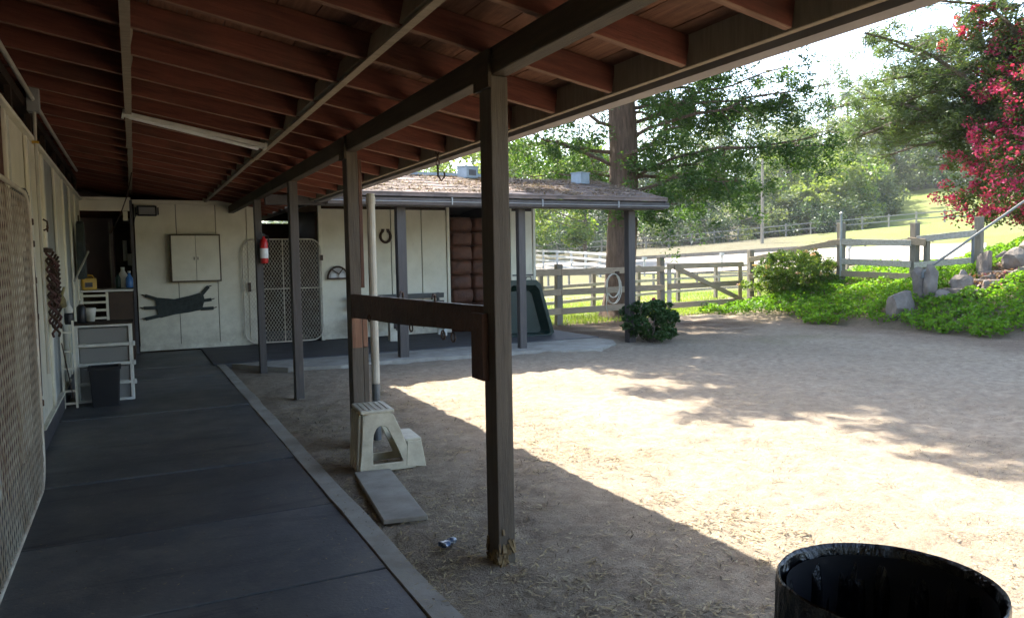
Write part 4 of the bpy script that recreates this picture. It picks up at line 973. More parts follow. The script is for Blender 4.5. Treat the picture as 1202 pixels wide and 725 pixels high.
def hose():
    t = thing('garden_hose', 'pale garden hose coiled on the fence rail beside the tree', 'hose', (10.0, 14.98, .85), .17)
    pts = []
    for k in range(70):
        a = k*.42; q = 1+.16*math.sin(k*.11+1); pts.append((.22*q*math.cos(a), -.05*(k/70)-.02-.01*math.sin(k*.3), .24-.31*q+.31*q*math.sin(a)))
    pts += [(-.2, -.07, -.2), (-.26, -.07, -.5), (-.15, -.05, -.83)]
    MB().tube(pts, .010, 6).build('coil', 'rope', t, smooth=True)
    MB().box((.12, -.03, .24), (.16, .05, .12)).build('hanger', 'iron', t, bevel=.01)
hose()

# ------------------------------------------------------------------ rocks, steps and handrail
def rock(label, loc, d, seed, rz=0, cat='rock', name='rock', group='stones around the garden steps', flatb=.5):
    import bmesh
    bm = bmesh.new(); bmesh.ops.create_icosphere(bm, subdivisions=3, radius=1)
    r2 = random.Random(seed); planes = [(Vector((r2.gauss(0, 1), r2.gauss(0, 1), r2.gauss(0, .8))).normalized(), r2.uniform(.5, .82)) for _ in range(15)]
    for v in bm.verts:
        p = v.co.copy()
        for nrm, dd in planes:
            k = p.dot(nrm)
            if k > dd: p -= nrm*(k-dd)
        p *= 1 + .08*noise.noise(p*2.3+Vector((seed, 0, 0))) + .03*noise.noise(p*7+Vector((seed, 0, 0)))
        v.co = Vector((p.x*d[0]/2*1.2, p.y*d[1]/2*1.2, p.z*d[2]/2*1.22))
    me = bpy.data.meshes.new(name); bm.to_mesh(me); bm.free(); me.materials.append(M['rock'])
    o = link(name, me, None, (loc[0], loc[1], loc[2]), rz); return tag(o, label, cat, group)
def steps():
    G = gz
    def on(x, y, dz): return (x, y, G(x, y)+dz)
    rock('large squared grey boulder alone at the front edge of the green bank', on(13.75, 10.3, .16), (.78, .62, .6), 3, .3)
    rock('tall upright stone at the foot of the handrail, left of its pair', on(14.4, 10.36, .3), (.28, .26, .95), 5, .2)
    rock('tall brown upright stone at the foot of the handrail, right of its pair', on(14.45, 10.12, .25), (.36, .3, .92), 6, .5)
    rock('rounded dark stone beside the lowest step right of the handrail foot', on(14.85, 9.75, .15), (.42, .4, .55), 8)
    rock('narrow pointed stone standing under the handrail support', on(15.75, 9.85, .25), (.4, .35, .85), 9)
    rock('broad brown boulder to the right of the pointed stone', on(16.1, 9.5, .2), (.6, .5, .5), 10)
    rock('pale chunk of stone at the left side of the middle step', on(15.2, 9.95, .1), (.4, .35, .4), 12)
    rock('big dark boulder at the top of the steps under the red flowering bush', on(17.9, 9.8, .3), (.9, .75, 1.0), 13)
    rock('flat topped stone on the right side of the upper step', on(16.6, 9.0, .12), (.8, .6, .4), 14)
    rock('light grey wedge stone at the right edge of the steps', on(17.2, 9.0, .2), (.9, .6, .5), 15)
    rock('low grey stone bordering the path below the wedge stone', on(15.8, 9.0, .05), (.7, .5, .35), 16)
    rock('small round stone half buried in leaves by the lowest step', on(14.45, 9.9, .05), (.35, .3, .3), 17)
    rock('small pale stone beside the pointed stone, near the petals', on(15.35, 9.5, .08), (.35, .3, .25), 18)
    rock('mid grey boulder above the path next to the big dark boulder', on(17.2, 9.75, .2), (.6, .6, .5), 21)
    for i, (x, y, d, lab) in enumerate(((15.05, 9.95, .3, 'small tan stone wedged behind the rounded dark stone'), (15.0, 9.35, .28, 'small tan stone on the near side of the lowest step'), (15.5, 9.15, .32, 'tan stone on the near side of the second step'),
            (16.5, 9.95, .42, 'brown stone behind the broad boulder on the far side of the steps'), (16.9, 9.45, .3, 'small stone on the tread near the top of the steps'), (17.5, 9.3, .5, 'angular tan stone near the top right end of the steps'), (16.2, 8.75, .36, 'brown stone sunk in leaves below the flat topped stone'))):
        rock(lab, on(x, y, d*.25), (d*1.2, d, d*.9), 31+i, i*.7)
    t = thing('garden_steps', 'rough stone steps strewn with pink petals climbing the bank', 'steps', on(14.8, 9.6, 0))
    for k in range(6):
        x = 14.8+.5*k; y = 9.62-.05*k
        MB().box((x-14.8, y-9.6, G(x, y)-G(14.8, 9.6)+.05), (.42, .8, .14), rnd.uniform(-.15, .15)).build('step_stone', 'rock', t, bevel=.02)
    n = 900; x = rng.uniform(14.8, 17.6, n); y = 9.55-.1*(x-14.8)+rng.normal(0, .28, n); P = np.stack([x, y, zt(x, y)+.14+rng.uniform(0, .04, n)], 1)
    V, F = leaves(P, .06, .8, 0, 2); o = npmesh('fallen_petals', V, F, M['petal']); tag(o, kind='stuff')
    t = thing('handrail', 'grey steel handrail rising beside the stone steps', 'handrail', (14.45, 10.5, 0)); b = Vector((14.45, 10.5, 0))
    a, c = Vector((14.35, 10.25, 1.07)), Vector((17.25, 9.98, 2.53)); d = (c-a); c2 = a+d*1.5
    MB().tube([a-b, c2-b], .027, 10).build('rail', 'railgrey', t, smooth=True)
    MB().tube([a-b, a-b+Vector((.0, 0, -.12))], .03, 8).build('end_post', 'greymetal', t)
    m = a+d*.48; MB().tube([m-b, m-b+Vector((0, 0, -.55))], .03, 8).build('post', 'greymetal', t)
    m = a+d*1.2; MB().tube([m-b, m-b+Vector((0, 0, -.9))], .03, 8).build('post', 'greymetal', t)
M['railgrey'] = plain('weathered_grey_rail_paint', (.20, .20, .18), .6, .1, (.12, .12, .11), 8)
M['petal'] = leafmat('fallen_pink_petals', [(.30, .07, .07), (.36, .22, .16), (.2, .1, .07), (.3, .2, .14)], .2)
steps()

# ------------------------------------------------------------------ vegetation
M['cover_leaf'] = leafmat('bright_ground_leaf', [(.14, .12, .05), (.08, .17, .015), (.10, .20, .015), (.12, .24, .02), (.15, .28, .025), (.20, .33, .04), (.14, .24, .03), (.11, .22, .02), (.13, .26, .03)], .55)
M['cedar'] = leafmat('dark_feathery_leaf', [(.026, .060, .020), (.048, .095, .027), (.080, .13, .036), (.038, .08, .034)], .45)
M['pine'] = leafmat('blue_green_needle', [(.055, .09, .052), (.09, .13, .07), (.13, .165, .075), (.065, .10, .068)], .35)
M['boug'] = leafmat('bougainvillea_leaf', [(.04, .075, .02), (.07, .11, .03), (.12, .15, .05), (.05, .06, .025)], .35)
M['shrub'] = leafmat('shrub_leaf', [(.06, .12, .015), (.11, .17, .03), (.17, .20, .05), (.04, .09, .015)], .4)
M['dkshrub'] = leafmat('dark_shrub_leaf', [(.018, .05, .012), (.03, .07, .018), (.05, .09, .025)], .3)
M['olive'] = leafmat('olive_leaf', [(.09, .12, .055), (.13, .16, .07), (.17, .19, .09), (.10, .12, .07)], .35)
M['lime'] = leafmat('yellow_green_leaf', [(.11, .15, .04), (.15, .19, .055), (.20, .22, .08)], .45)
M['farleaf'] = leafmat('grey_green_leaf', [(.075, .10, .05), (.10, .13, .06), (.13, .15, .08), (.06, .085, .045)], .3)
M['darkfar'] = leafmat('deep_green_leaf', [(.03, .055, .025), (.045, .075, .03), (.06, .09, .04)], .25)
M['grassblade'] = leafmat('grass_blade', [(.10, .17, .02), (.17, .23, .04), (.24, .25, .09), (.12, .2, .03)], .45)
M['straw'] = leafmat('dry_straw', [(.40, .31, .18), (.30, .23, .15), (.46, .38, .26), (.14, .10, .07), (.07, .05, .035)], .1, .9)

def ground_cover():
    n = 210000; x = rng.uniform(12.6, 23, n); y = rng.uniform(4.5, 16.2, n)
    f = fnoise(x, y, .9, 3); c = fnoise(x, y, .35, 2); edge = 13.25+.25*np.sin(y*2)+(f-.5)*1.1
    fx = np.interp(y, [13.5, 16], [16.2, 14.4])
    ok = (x > edge) & ~((np.abs(y-(9.55-.1*(x-14.8))) < .38) & (x > 14.7) & (x < 18)) & ((x < 17+rng.random(n)*2) | (y < 12))
    ok &= np.hypot(x-13.75, y-10.3) > .36
    ok &= (y < 15.7+(f-.5)*.5); ok &= (fnoise(x, y, .5, 3) > .24)
    ok &= rng.random(n) < np.clip(1.2-(np.hypot(x, y)-14)/14, .25, 1)
    x, y, f, c = x[ok], y[ok], f[ok], c[ok]
    hgt = .05+.16*sst(c, .25, .75)+.10*f; z = zt(x, y)+hgt*rng.random(len(x))**.4
    P = np.stack([x, y, z], 1); V, F = leaves(P, .062, .8, -.2, 1.2)
    tag(npmesh('ground_cover', V, F, M['cover_leaf']), kind='stuff')
ground_cover()
def grass_blades():
    n = 70000; x = rng.uniform(6.5, 24, n); y = rng.uniform(14.4, 24, n); fy = 14.77+(x-8.42)*.173
    ok = (y > fy-.25+rng.normal(0, .15, n)) & (rng.random(n) < np.clip(1.15-(y-fy)/9, .12, 1)) & ~((x > 3) & (x < 7.7) & (y < 17.2)) & (fnoise(x, y, .8, 3) > .34)
    x, y = x[ok], y[ok]; z = zt(x, y); h = rng.uniform(.03, .10, len(x)); a = rng.uniform(0, 6.28, len(x)); w = .008
    dx, dy = np.cos(a)*w, np.sin(a)*w; lx, ly = rng.normal(0, .025, len(x)), rng.normal(0, .025, len(x))
    V = np.stack([np.stack([x-dx, y-dy, z-.01], 1), np.stack([x+dx, y+dy, z-.01], 1), np.stack([x+lx, y+ly, z+h], 1)], 1).reshape(-1, 3)
    tag(npmesh('grass', V, np.arange(len(V)).reshape(-1, 3), M['grassblade']), kind='stuff')
grass_blades()
def dirt_litter():
    n = 90000; x = np.concatenate([rng.uniform(1.15, 6, n//2), rng.uniform(1.15, 14, n//2)]); y = np.concatenate([rng.uniform(1.2, 8, n//2), rng.uniform(2, 15, n//2)])
    f = fnoise(x, y, .5, 3); near = np.exp(-((x-1.6)/.35)**2)
    ok = rng.random(n) < np.clip(sst(f, .42, .75)*.9+near*.35+.06, 0, 1); ok &= ~((y > 10.9) & (x < 7.5))
    x, y = x[ok], y[ok]
    cx = np.concatenate([rng.uniform(1.25, 4.5, 260), rng.uniform(3, 14, 420)]); cy = np.concatenate([rng.uniform(1.6, 9, 260), rng.uniform(3, 15, 420)]); per = 38; rr = np.repeat(rng.uniform(.03, .14, 680), per)
    x2 = np.repeat(cx, per)+rng.normal(0, 1, 680*per)*rr*1.5; y2 = np.repeat(cy, per)+rng.normal(0, 1, 680*per)*rr*.8; k2 = ~((y2 > 10.7) & (x2 < 7.5)) & (x2 > 1.2)
    x = np.concatenate([x, x2[k2]]); y = np.concatenate([y, y2[k2]]); P = np.stack([x, y, np.zeros(len(x))], 1)
    base = (fnoise(x, y, .35, 4)-.5)*.06 + (fnoise(x, y, 2.4, 3)-.5)*.03 + (fnoise(x, y, .1, 2)-.5)*.022-.012
    P[:, 2] = zt(x, y)+base+.006+rng.random(len(x))*.01
    d = rng.normal(size=P.shape); d[:, 2] *= .12; d /= np.linalg.norm(d, axis=1)[:, None]; s = np.cross(d, [0, 0, 1.]); big = np.where(P[:, :1] < 3.2, 1.5, 1.0); L = rng.uniform(.008, .045, (len(P), 1))*rng.choice([.6, 1, 1.3], (len(P), 1))*big; W = rng.uniform(.002, .008, (len(P), 1))*big
    V = np.stack([P-d*L/2, P+s*W/2, P+d*L/2, P-s*W/2], 1).reshape(-1, 3)
    tag(npmesh('straw_litter', V, np.arange(4*len(P)).reshape(-1, 4), M['straw']), kind='stuff')
dirt_litter()

def floor_bits():
    n = 2600; x = np.concatenate([rng.uniform(-.62, 1.2, n//2), 1.2-np.abs(rng.normal(0, .18, n//2))]); y = rng.uniform(1.5, 13.5, n); P = np.stack([x, y, np.where(x > 1.04, .03, .019)+rng.random(n)*.004], 1)
    d = rng.normal(size=P.shape); d[:, 2] *= .1; d /= np.linalg.norm(d, axis=1)[:, None]; s_ = np.cross(d, [0, 0, 1.]); L = rng.uniform(.006, .035, (n, 1)); W = rng.uniform(.002, .006, (n, 1))
    V = np.stack([P-d*L/2, P+s_*W/2, P+d*L/2, P-s_*W/2], 1).reshape(-1, 3); tag(npmesh('floor_litter', V, np.arange(4*n).reshape(-1, 4), M['straw']), kind='stuff')
floor_bits()
def limb(m, a, b, r0, r1, sag=.0, wob=.08, n=7):
    a, b = Vector(a), Vector(b); L = (b-a).length; pts = []; s = rnd.uniform(0, 99)
    for k in range(n):
        q = k/(n-1); p = a.lerp(b, q) + Vector((noise.noise(Vector((s, q*3, 0))), noise.noise(Vector((s, q*3, 9))), noise.noise(Vector((s, q*3, 5)))))*wob*L*math.sin(q*math.pi) + Vector((0, 0, -sag*L*(q*q-q)*-1))
        pts.append(p)
    m.tube(pts, [r0+(r1-r0)*k/(n-1) for k in range(n)], 7); return pts
def big_tree():
    T = Vector((10.75, 15.75, 0)); t = thing('shade_tree', 'tall shade tree with thick furrowed trunk and drooping feathery branches behind the shed', 'tree', T)
    # trunk with furrows
    n = 40; prof = [(0, .46), (.25, .38), (.8, .335), (2, .325), (3.4, .315), (4.6, .30), (6, .26), (9, .19), (12, .12), (15, .04)]; vs = []; hs = np.interp(np.arange(0, 61)/60, np.linspace(0, 1, len(prof)), [p[0] for p in prof])
    for i, h in enumerate(hs):
        r = np.interp(h, [p[0] for p in prof], [p[1] for p in prof]); cx = .10*math.sin(h*.5); cy = .06*math.sin(h*.8+1)
        for k in range(n):
            a = 2*math.pi*k/n; rr = 1.12*r*(1+.10*noise.noise(Vector((math.cos(a)*3.4, math.sin(a)*3.4, h*.35)))+.06*noise.noise(Vector((math.cos(a)*9, math.sin(a)*9, h*.7)))+(.25*max(0, .5-h)*(1+math.cos(a*5))/2))
            vs.append((cx+rr*math.cos(a), cy+rr*math.sin(a), h-.08))
    fs = [(i*n+k, i*n+(k+1) % n, (i+1)*n+(k+1) % n, (i+1)*n+k) for i in range(60) for k in range(n)]
    MB().add(vs, fs).build('trunk', 'bark', t, smooth=True)
    m = MB(); cents = []; rads = []
    rt = Vector((math.cos(R(33)), -math.sin(R(33)), 0)); fw = Vector((math.sin(R(33)), math.cos(R(33)), 0))
    L = []  # (start height, direction right, direction forward, end z)
    for a in ((3.2, 4.5, -.6, 4.15), (3.6, 5.2, .6, 4.1), (4.2, 4.6, -1.2, 5.2), (4.6, 4.2, 1.4, 6.2), (5.0, 3.6, -.3, 6.8), (3.0, 2.6, -1.6, 3.1), (2.9, 2.2, .9, 2.9), (3.4, 3.4, 1.8, 3.3),
              (3.6, -2.6, -.6, 4.6), (4.0, -3.4, .8, 4.4), (3.4, -2.2, .2, 3.5), (4.6, -3.0, -1.2, 5.4), (3.0, -1.4, -1.3, 3.4), (3.8, 1.2, -2.4, 4.2), (5.2, 3.0, 2.4, 6.4), (4.8, 1.6, 1.2, 5.2), (2.7, 1.4, .2, 2.75)): L.append(a)
    for a in ((7.0, 1.5, -5.2, 8.6), (7.6, 3.8, -4.4, 9.2), (8.2, -1.2, -4.6, 9.6), (7.2, 5.4, -2.6, 8.6), (8.8, 2.6, -5.6, 10.0), (9.4, 5.2, -3.6, 10.6), (9.8, .4, -4.8, 11.2), (10.4, 3.4, -3.6, 12), (7.8, 6.2, -.4, 8.6), (9.0, 5.6, 1.2, 10), (7.4, -4.6, -3.2, 9.2), (8.0, -5.4, -1.4, 9.4), (8.4, -3.2, -4.6, 10.4), (8.8, -5.2, .6, 10.2), (7.4, 6.8, -4.4, 9.4), (9.6, 6.8, -2.4, 10.6), (8.4, 4.4, -6.2, 10), (10.2, 1.6, -6.4, 11.2), (9.9, 7.6, -5.2, 11.2), (8.9, 7.8, -1.4, 9.6), (9.3, 5.8, -6.8, 10.4), (7.6, -.3, -6.4, 9.4), (7.9, .9, -5.8, 8.9), (8.3, 2.2, -5.0, 9.0), (8.6, 4.7, -5.0, 9.5), (9.2, -1.4, -5.6, 10.4), (7.8, 1.8, -7.0, 9.6), (8.0, 3.6, -7.2, 9.6), (9.6, 5.2, -8.0, 10.8), (9.0, .4, -7.6, 10.6), (8.7, 2.8, -8.2, 10.6), (9.9, 3.2, -3.0, 10.8), (7.3, 4.2, -3.4, 8.8), (9.4, 6.6, -6.4, 11), (10.4, 2.2, -8.8, 11.6), (7.2, -2.9, -5.6, 8.9), (7.6, -2.0, -6.4, 9.3), (7.4, -3.4, -4.4, 8.9), (8.2, -4.0, -5.6, 9.8), (8.6, -1.0, -8.0, 10.2), (8.6, 1.4, -9.0, 10.2), (9.0, -2.6, -7.4, 10.4), (9.4, 4.2, -9.0, 10.8), (9.6, 6.4, -8.4, 11.0)): L.append(a)
    for k in range(48):
        h = 5+9.5*k/48; a = k*2.4; rr = max(1.2, (5.2-(h-5)*.30))*rnd.uniform(.75, 1.1); L.append((h, rr*math.cos(a), rr*math.sin(a), h+rnd.uniform(-.2, 1.0)))
    for h, x, y, ze in L:
        hi = ze > 8.3
        a = Vector((0, 0, h)); b = rt*x+fw*y+Vector((0, 0, ze)); pts = limb(m, a, b, (.075 if hi else .05) if abs(x)+abs(y) > 3 else .04, .012, -.10, .12)
        LL = (b-a).length
        for q in np.arange(.28, 1.02, .30/LL):
            i = min(len(pts)-2, int(q*(len(pts)-1))); p = pts[i].lerp(pts[i+1], min(1, q*(len(pts)-1)-i))
            for s in range(2):
                dd = Vector((rnd.gauss(0, 1), rnd.gauss(0, 1), rnd.uniform(-1.3, .5))); dd.normalize(); l2 = rnd.uniform(.4, 1.15)*(1.2-q*.45); e = p+dd*l2
                if s == 0: m.tube([p, p.lerp(e, .5)+Vector((0, 0, .04)), e], [.016, .011, .005], 4)
                for u in (.4, .75, 1.05):
                    if not hi and rnd.random() < .10: continue
                    cents.append(tuple(p.lerp(e, u)+Vector((rnd.gauss(0, .08), rnd.gauss(0, .08), -.1-.25*u*rnd.random())))); rads.append(rnd.uniform(.13, .30)*(1.5 if hi else 1))
    m.build('limbs', 'bark', t)
    cents = np.array(cents); rads = np.array(rads); lo_ = cents[:, 2] < 7.6; P = blob(cents[lo_], rads[lo_]*1.1, 50, .85); V, F = leaves(P, .11, .34, .45); P2 = blob(cents[~lo_], rads[~lo_], 56, .8); V2, F2 = leaves(P2, .20, .45, .2); V, F = np.concatenate([V, V2]), np.concatenate([F, F2+len(V)])
    npmesh('crown', V, F, M['cedar'], t)
big_tree()
def pine():
    T = Vector((21.2, 9.6, gz(21.2, 9.6))); t = thing('pine_tree', 'blue green pine with long crooked branches above the flowering bush', 'tree', T)
    m = MB(); limb(m, (0, 0, -.2), (.4, .3, 12), .3, .1, 0, .04, 10); m.build('trunk', 'bark_grey', t, smooth=True)
    m = MB(); cents = []; rads = []
    c = Vector((0, 0, 1.5))-T   # camera height reference in local space
    tips = [((20.2, 14.8, 7.6)), ((18.6, 14.6, 7.3)), ((17.4, 14.2, 7.2)), ((19.4, 14.0, 6.4)), ((20.5, 13.9, 5.2)), ((20.4, 15.6, 4.7)), ((19.6, 15.4, 4.2)), ((20.6, 14.2, 3.9)), ((18.9, 13.2, 7.9)), 
            ((22.4, 8.6, 8)), ((19, 8.5, 9.5)), ((18.5, 11, 9.5)), ((23.5, 11, 9)), ((20, 7, 8.5)), ((18, 9.2, 8.2)), ((21.3, 16.4, 6.0)), ((17.2, 11.3, 8.3)), ((20.2, 16.6, 5.2)), (14.5, 10.5, 9.5), (15.5, 12.5, 9.8), (13.5, 12, 10.5), (16.5, 8.6, 9.4), (14.8, 8.9, 10.3), (17, 14, 10.5), (12.5, 10, 10.8), (15.6, 10.8, 11.2), (18.6, 12.4, 9.4), (18.2, 15.8, 5.6), (18.8, 14.9, 4.8), (19.4, 15.9, 5.4), (18.6, 16.2, 4.6), (20, 13.6, 4.6), (19.2, 14.2, 5.6), (20.6, 15, 6.6), (19.0, 15.2, 6.3)]
    for i, p in enumerate(tips):
        b = Vector(p)-T; h = max(3.0, b.z*.65+rnd.uniform(-.4, .6)); a = Vector((.02*h, .02*h, h)); pts = limb(m, a, b, .10, .025, -.06, .2, 9); LL = (b-a).length
        for q in np.arange(.40, 1.03, .26/LL):
            i2 = min(len(pts)-2, int(q*(len(pts)-1))); pp = pts[i2].lerp(pts[i2+1], min(1, q*(len(pts)-1)-i2))
            for s in range(3):
                dd = Vector((rnd.gauss(0, 1), rnd.gauss(0, 1), rnd.uniform(-.4, .6))).normalized(); e = pp+dd*rnd.uniform(.3, .85)
                m.tube([pp, e], [.018, .007], 4)
                
                if rnd.random() < .60: cents.append(tuple(e)); rads.append(rnd.uniform(.20, .38))
    m.build('limbs', 'bark_grey', t)
    P = blob(np.array(cents), np.array(rads), 100, .8); V, F = leaves(P, .19, .15, -.1); npmesh('crown', V, F, M['pine'], t)
pine()
def bougainvillea():
    T = Vector((21.3, 11.1, gz(21.3, 11.1)+.1)); t = thing('bougainvillea', 'tall bougainvillea bush covered in magenta flowers above the stone steps', 'bush', T)
    m = MB(); 
    for k in range(9): a = k*.7; limb(m, (.3*math.cos(a), .3*math.sin(a), -.2), (1.6*math.cos(a), 1.6*math.sin(a), 3.4+.25*k), .07, .015, 0, .12)
    m.build('stems', 'bark_grey', t)
    cents = []; rads = []
    for k in range(760):
        z = rnd.uniform(.5, 5.7); R_ = 2.7*math.sqrt(max(.05, 1-((z-2.3)/3.5)**2)); a = rnd.uniform(0, 6.28); rr = R_*(rnd.random()**.35)
        nb = 1+.28*noise.noise(Vector((math.cos(a)*1.6, math.sin(a)*1.6, z*.6))); cents.append((rr*nb*math.cos(a), rr*nb*math.sin(a), z)); rads.append(rnd.uniform(.2, .42))
    # long arching sprays leaning over the top
    for k in range(26):
        a = rnd.uniform(0, 6.28); r1 = rnd.uniform(.5, 2.4); 
        for q in np.linspace(0, 1, 6): cents.append(((r1*q+1.0)*math.cos(a), (r1*q+1.0)*math.sin(a), 4.4+1.4*math.sin(q*2.4)*rnd.uniform(.7, 1.1))); rads.append(.2)
    cents = np.array(cents); rads = np.array(rads); P = blob(cents, rads, 85, .85); V, F = leaves(P, .085, .65); npmesh('foliage', V, F, M['boug'], t)
    # flower clusters where noise says, mostly at the surface
    rad = np.hypot(cents[:, 0], cents[:, 1]); nz = fnoise(cents[:, 0]*1.0+cents[:, 2]*.7+50, cents[:, 1]*1.0+cents[:, 2]+50, 1.3, 2)
    sel = (nz > .44) & (rad > 1.0); fc = cents[sel]; out = fc.copy(); out[:, :2] *= 1.09
    P = blob(out, rads[sel]*.75, 46, .8); V, F = leaves(P, .08, .85, 0, .5); npmesh('flowers', V, F, M['flower'], t)
bougainvillea()
def shrub(name, label, loc, r, h, mat, n=140, per=60, size=.06, wid=.55, cat='shrub', flowers=None, seed=0):
    T = Vector((loc[0], loc[1], gz(*loc))); t = thing(name, label, cat, T, 0, 'shrubs at the yard edge'); m = MB(); cents = []; rads = []
    for k in range(9): a = k*.7+seed; limb(m, (.05*math.cos(a), .05*math.sin(a), -.05), (r*.7*math.cos(a), r*.7*math.sin(a), h*rnd.uniform(.5, .9)), .02, .006, 0, .15, 5)
    m.build('stems', 'bark_grey', t)
    for k in range(n):
        a = rnd.uniform(0, 6.28); z = rnd.uniform(.08, .95)*h; rr = r*math.sqrt(max(.02, 1-(2*z/h-.9)**2*.8))*rnd.random()**.4*(1+.55*noise.noise(Vector((math.cos(a)*2+seed, math.sin(a)*2, z*2))))
        cents.append((rr*math.cos(a), rr*math.sin(a), z)); rads.append(rnd.uniform(.07, .17)*max(r, .6))
    P = blob(np.array(cents), np.array(rads), per, .85); V, F = leaves(P, size, wid); npmesh('foliage', V, F, M[mat], t)
    if flowers:
        fc = np.array(rnd.sample(cents, flowers[0])); P = blob(fc*1.12, .06, flowers[1]); V, F = leaves(P, .05, .9); npmesh('flowers', V, F, M[flowers[2]], t)
M['blossom'] = leafmat('pale_pink_blossom', [(.45, .25, .2), (.35, .3, .12), (.5, .2, .2)], .3)
shrub('shrub', 'dark green shrub with a red bloom at the foot of the last shed post', (8.18, 11.0), .52, .72, 'dkshrub', 150, 60, .06, flowers=(2, 14, 'flower'))
shrub('shrub', 'yellow green shrub with pinkish tips against the bank fence', (15.0, 14.25), 1.0, 1.15, 'shrub', 260, 80, .065, flowers=(30, 16, 'blossom'), seed=3)

def far_tree(name, label, az, D, h, r, mat, base=.25, n=56, per=150, size=.38, trunk='bark_grey', cat='tree', shape=1.0, group='trees and scrub on the wooded hillside', wid=.6):
    x, y = D*math.sin(R(az)), D*math.cos(R(az)); T = Vector((x, y, gz(x, y))); t = thing(name, label, cat, T, 0, group); m = MB(); sd = rnd.uniform(0, 50)
    limb(m, (0, 0, -.3), (rnd.uniform(-.4, .4), rnd.uniform(-.4, .4), h*.75), max(.12, h*.022), .05, 0, .05)
    cents = []; rads = []
    for k in range(n):
        a = rnd.uniform(0, 6.28); u = rnd.random(); z = h*(base+(1-base)*u); w = math.sqrt(max(.03, 1-(2*u-.75)**2/1.6))**shape
        rr = r*w*rnd.random()**.45*(1+.35*noise.noise(Vector((math.cos(a)*1.3+sd, math.sin(a)*1.3, u*3)))); p = (rr*math.cos(a), rr*math.sin(a), z)
        if k % 5 == 0: m.tube([(0, 0, z*.7), (p[0]*.6, p[1]*.6, z*.9), p], [.07, .04, .02], 4)
        cents.append(p); rads.append(r*rnd.uniform(.16, .34))
    m.build('trunk', trunk, t)
    P = blob(np.array(cents), np.array(rads), per, .75); V, F = leaves(P, size, wid); npmesh('crown', V, F, M[mat], t)
    return t
def background():
    J = far_tree
    # middle distance, left part seen under and past the big tree
    J('oak_tree', 'dark oak seen just right of the shed wall above the white fence', 30.2, 96, 10, 5.5, 'darkfar', .12)
    J('oak_tree', 'deep green oak behind the shed roof left of the big trunk', 27.5, 80, 12, 6, 'shrub', .15)
    J('oak_tree', 'bright green tree seen above the left part of the shed roof', 24.2, 60, 10, 5, 'lime', .2)
    J('oak_tree', 'yellow green tree behind the pale vent box on the shed roof', 31.8, 64, 9.5, 4.2, 'shrub', .2)
    J('oak_tree', 'broad dark tree directly behind the big trunk', 34.6, 98, 12, 6.5, 'darkfar', .1)
    J('oak_tree', 'dark spreading oak right of the big trunk above the long fence', 37.6, 96, 10, 6, 'darkfar', .06)
    J('oak_tree', 'second dark oak above the long fence, below the drooping branches', 41.3, 97, 10, 6, 'darkfar', .06)
    J('oak_tree', 'tall olive green tree behind the two dark oaks', 39.5, 118, 15, 7, 'olive', .15)
    J('willow_tree', 'tall pale green tree with rounded top left of the power pole', 43.4, 120, 17, 7, 'olive', .1)
    J('willow_tree', 'pale green tree just right of the power pole', 46.6, 104, 12, 6, 'olive', .08)
    J('willow_tree', 'bright yellow green tree low in front of the hillside', 48.6, 96, 8.2, 4.6, 'lime', .05)
    J('willow_tree', 'greyish bush with bare twigs by the long fence under the pole', 44.9, 94, 6.0, 3.6, 'farleaf', .05, 30, 70)
    J('willow_tree', 'small vivid green tree between the grey bush and the yellow tree', 47.0, 93, 5.0, 2.8, 'lime', .05, 26)
    J('eucalyptus_tree', 'tall grey green eucalyptus rising over the pale trees', 48.6, 150, 24, 8, 'farleaf', .25, 50, 90, .4)
    J('eucalyptus_tree', 'thin wispy eucalyptus with open top against the sky', 50.6, 158, 26, 6, 'farleaf', .3, 26, 70, .4)
    J('eucalyptus_tree', 'grey green eucalyptus behind the pine at its left edge', 52.8, 140, 19, 7, 'olive', .2, 46, 90, .4)
    J('eucalyptus_tree', 'hazy tree mass behind the pine branches', 55.2, 130, 17, 7, 'farleaf', .1, 46, 90, .4)
    J('oak_tree', 'dusty green tree above the bright hillside grass', 53.4, 142, 9, 6, 'olive', .05)
    J('oak_tree', 'dark thicket left of the bright hillside grass', 50.4, 118, 8, 5, 'farleaf', .05)
    J('oak_tree', 'tree at the right of the grass, partly behind the magenta bush', 57.4, 122, 13, 7, 'darkfar', .08)
    J('oak_tree', 'large tree on the hill hidden mostly by the magenta bush', 60.8, 118, 14, 8, 'olive', .08)
    J('pine_tree', 'slim grey green tree right of the bougainvillea top', 64.5, 70, 15, 5, 'pine', .2)
    J('oak_tree', 'tree on the skyline seen through the drooping branches', 36.2, 150, 19, 9, 'olive', .1, 46, 90, .4)
    J('oak_tree', 'distant tree filling the gap left of the trunk', 30.0, 130, 15, 8, 'olive', .1, 46, 90, .4)
    J('oak_tree', 'far pale tree behind the shed roof ridge', 25.8, 120, 13, 7, 'farleaf', .1, 46, 90, .4)
    J('oak_tree', 'far tree seen in the narrow gap beside the vent pipe', 21.5, 90, 11, 7, 'shrub', .1)
    J('oak_tree', 'skyline tree between the big tree and the rounded pale tree', 41.6, 155, 22, 8, 'farleaf', .1, 46, 90, .4)
    J('oak_tree', 'skyline tree left of the tall eucalyptus', 45.6, 150, 20, 8, 'farleaf', .1, 46, 90, .4)
    J('oak_tree', 'round green tree at the top left corner of the bright hillside grass', 50.9, 131, 12, 6, 'olive', .05)
    J('oak_tree', 'dense green tree above the middle of the bright hillside grass', 52.2, 136, 14, 7, 'shrub', .05)
    J('oak_tree', 'dark green tree crowning the slope beside the pine branches', 54.6, 134, 13, 7, 'darkfar', .05)
    J('oak_tree', 'spreading dark tree where the slope meets the bougainvillea', 56.2, 129, 12, 7, 'olive', .05)
